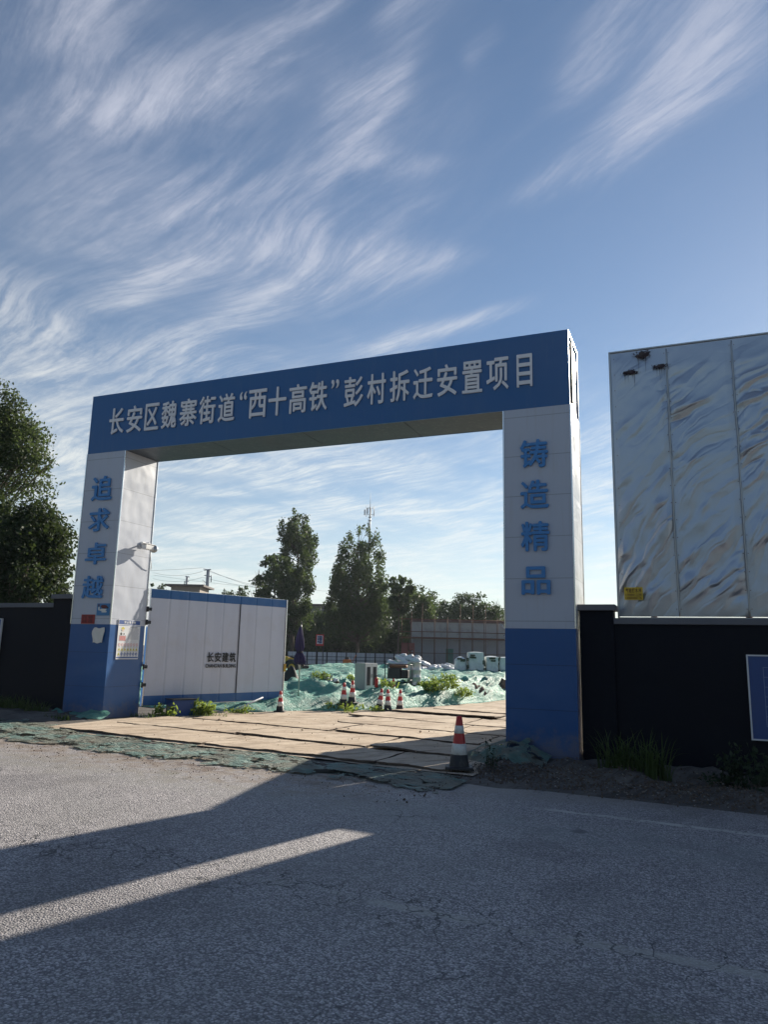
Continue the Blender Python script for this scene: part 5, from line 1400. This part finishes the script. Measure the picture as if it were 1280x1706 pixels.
far_tree('leafy_tree', 728, 1000, 74, 0, rd(2.6), 40, 6000, .24, 'leaf_dark', 'low dark tree behind the middle of the scaffolded roof', 8, (.3, .45), .85, low=.3)
far_tree('leafy_tree', 788, 986, 76, 0, rd(3.0), 56, 8500, .24, 'leaf_dark', 'rounded dark tree behind the right end of the scaffolded roof', 9, (.25, .4), .85, low=.35)
far_tree('leafy_tree', 835, 1018, 78, 0, rd(2.0), 30, 3600, .24, 'leaf_dark', 'small tree half hidden by the right-hand column', 10, (.3, .45), .9, low=.3)
far_tree('leafy_tree', 762, 1010, 80, 0, rd(2.6), 36, 5000, .24, 'leaf_dark', 'low tree filling the gap behind the scaffolded roof', 28, (.3, .45), .9, low=.2)
# the dark thicket behind the hoarding
TH = [(505, 1040, 78, 2.3, 'pale leafy bush behind the parasol', 'leaf_light'), (535, 1030, 80, 2.6, 'dark bush behind the red sign', 'leaf_dark'), (555, 1000, 83, 2.8, 'dark tree between the two poplars', 'leaf_dark'),
      (590, 1012, 80, 3.0, 'dark bush at the foot of the broad poplar', 'leaf_dark'), (625, 990, 80, 3.0, 'dark tree right of the broad poplar\'s trunk', 'leaf_dark'), (655, 1000, 80, 3.0, 'dark bush behind the hoist frame', 'leaf_dark'),
      (555, 1048, 75, 2.2, 'low green bush behind the hoarding near the red sign', 'leaf_light'), (610, 1050, 77, 2.4, 'low bush behind the middle of the hoarding', 'leaf_dark'), (650, 1045, 77, 2.2, 'low bush behind the hoarding beside the sack heap', 'leaf_dark'), (470, 990, 82, 2.8, 'dark bush behind the free end of the gate leaf', 'leaf_dark'), (690, 1025, 80, 2.4, 'dark bush behind the left end of the scaffolding', 'leaf_dark')]
for i, (px, py, D, r_, lab, mt) in enumerate(TH):
    far_tree('thicket_tree', px, py, D, 0, (lambda f, r_=r_: r_ * (1 if f < .6 else math.sqrt(max(.05, 1 - ((f - .6) / .4) ** 2)))), 60, 8500, .27, mt, lab, 50 + i, (.3, .46), .9, group='thicket behind the hoarding')
far_tree('leafy_tree', 383, 968, 90, 0, rd(2.3), 12, 900, .28, 'leaf_dark', 'sparse tree showing above the middle of the gate leaf', 61, (.2, .36), .9, low=.55)
far_tree('leafy_tree', 400, 975, 92, 0, rd(1.6), 8, 500, .28, 'leaf_dark', 'small sparse tree above the gate leaf next to the bare sapling', 62, (.25, .4), .9, low=.55)
far_tree('leafy_tree', 254, 964, 96, 0, rd(1.5), 10, 700, .28, 'leaf_dark', 'dark tree top peeping out beside the poster column', 63, (.25, .4), .9, low=.55)
for i, (px, py, r_, lab) in enumerate(((880, 1000, 2.8, 'dark tree beyond the building hidden by the right-hand column'), (930, 985, 3.2, 'larger dark tree beyond the building hidden by the right-hand column'), (985, 1010, 2.8, 'dark tree beyond the pier of the dark wall'))):
    far_tree('leafy_tree', px, py, 84, 0, rd(r_), 40, 5000, .27, 'leaf_dark', lab, 140 + i, (.3, .45), .9, low=.2)
def sapling(px, pyt, D, label, seed):
    p = atD(px, 1085, D); z0 = gh(p.x, p.y); H = atD(px, pyt, D).z - z0; rnd = random.Random(seed)
    mb = MB(); mb.tube([(0, 0, -.2), (.05, 0, H * .5), (0, 0, H)], [.07, .045, .012], 6)
    for k in range(26):
        z = H * rnd.uniform(.45, .95); a = rnd.uniform(0, 6.28); l = (H - z) * .3 + .5; e = Vector((math.cos(a) * l * .5, math.sin(a) * l * .5, z + l)); mb.tube([(0, 0, z), (e.x * .6, e.y * .6, z + l * .45), e], [.025, .016, .008], 4)
    o = mb.build('bare_sapling', 'twig'); o.location = (p.x, p.y, z0); tag(o, label, 'sapling')
sapling(424, 946, 72, 'bare leafless sapling left of the taller poplar', 4); sapling(828, 1000, 76, 'bare leafless sapling beside the right-hand column above the scaffolding', 5)

def near_tree(name, D, base_px, ells, n, leaf, mat, label, seed, up=0):
    p = atD(base_px, 1100, D); z0 = gh(p.x, p.y); rnd = random.Random(seed); cl = []
    for (px, py, rx, ry, k) in ells:
        c = atD(px, py, D); rx_, ry_ = px2m(rx, D), px2m(ry, D)
        for j in range(k):
            d = Vector((rnd.gauss(0, 1), rnd.gauss(0, 1), rnd.gauss(0, 1))).normalized() * rnd.random() ** .4
            q = c + R0 * d.x * rx_ * .85 + F0 * d.y * rx_ * .85 + Vector((0, 0, d.z * ry_ * .85)); s = rnd.uniform(.18, .34) * min(rx_, ry_) + .10
            cl.append(((q.x - p.x, q.y - p.y, q.z - z0), (s, s, s * .75)))
    H = max(c[0][2] for c in cl)
    return tree(name, (p.x, p.y, z0), H, .16, cl, n, leaf, mat, label, 'tree', 'trees beyond the left-hand wall', seed, limb_every=2, trunk_top=.75)
near_tree('roadside_tree', 25, -70, [(-30, 760, 112, 130, 90), (-12, 695, 58, 72, 36), (30, 740, 60, 60, 30), (60, 766, 40, 30, 20), (-140, 740, 120, 150, 40)], 40000, .115, 'leaf_light', 'tall light green tree standing behind the darker tree by the wall', 91)
near_tree('roadside_tree', 20, -10, [(20, 930, 108, 115, 90), (64, 868, 46, 44, 24), (100, 905, 30, 40, 14), (-90, 900, 110, 130, 50), (95, 960, 40, 60, 24)], 42000, .105, 'leaf_near', 'dense dark tree leaning over the wall beside the poster column', 92)

# unseen tree row added behind the viewer to cut sky light, mirrored in billboard
for i in range(9):
    x = -22 + i * 8 + (i * 37 % 5) * .6; y = -25 - (i * 53 % 7) * .5; H = 7.5 + (i * 29 % 5) * .6
    cl = crown_profile(H * .8, rd(3.4), 34, 120 + i, (.24, .4), .9); cl = [((c[0], c[1], c[2] + H * .2), a) for c, a in cl]
    tree('roadside_tree', (x, y, gh(x, y)), H, .16, cl, 4200, .36, 'leaf_dark', 'unseen tree added across the road to cut sky light on the gate', 'tree', 'unseen trees added across the road', 120 + i, limb_every=3)

# thin summer haze over the site
mb = MB(); mb.box((-260, -60, -1.6), (260, 330, 34))
hm = bpy.data.materials.new('haze'); hm.use_nodes = True; ht = NT(hm.node_tree); ht.n.clear()
pv_ = ht.node('ShaderNodeVolumePrincipled', {'Color': (.80, .88, 1.0, 1), 'Density': 0.00030, 'Anisotropy': 0.3}); ho = ht.node('ShaderNodeOutputMaterial'); ht.l.new(pv_.outputs[0], ho.inputs['Volume'])
MT['haze'] = hm
tag(mb.build('haze', 'haze'), 'thin pale haze lying over the whole site', 'haze', kind='stuff')
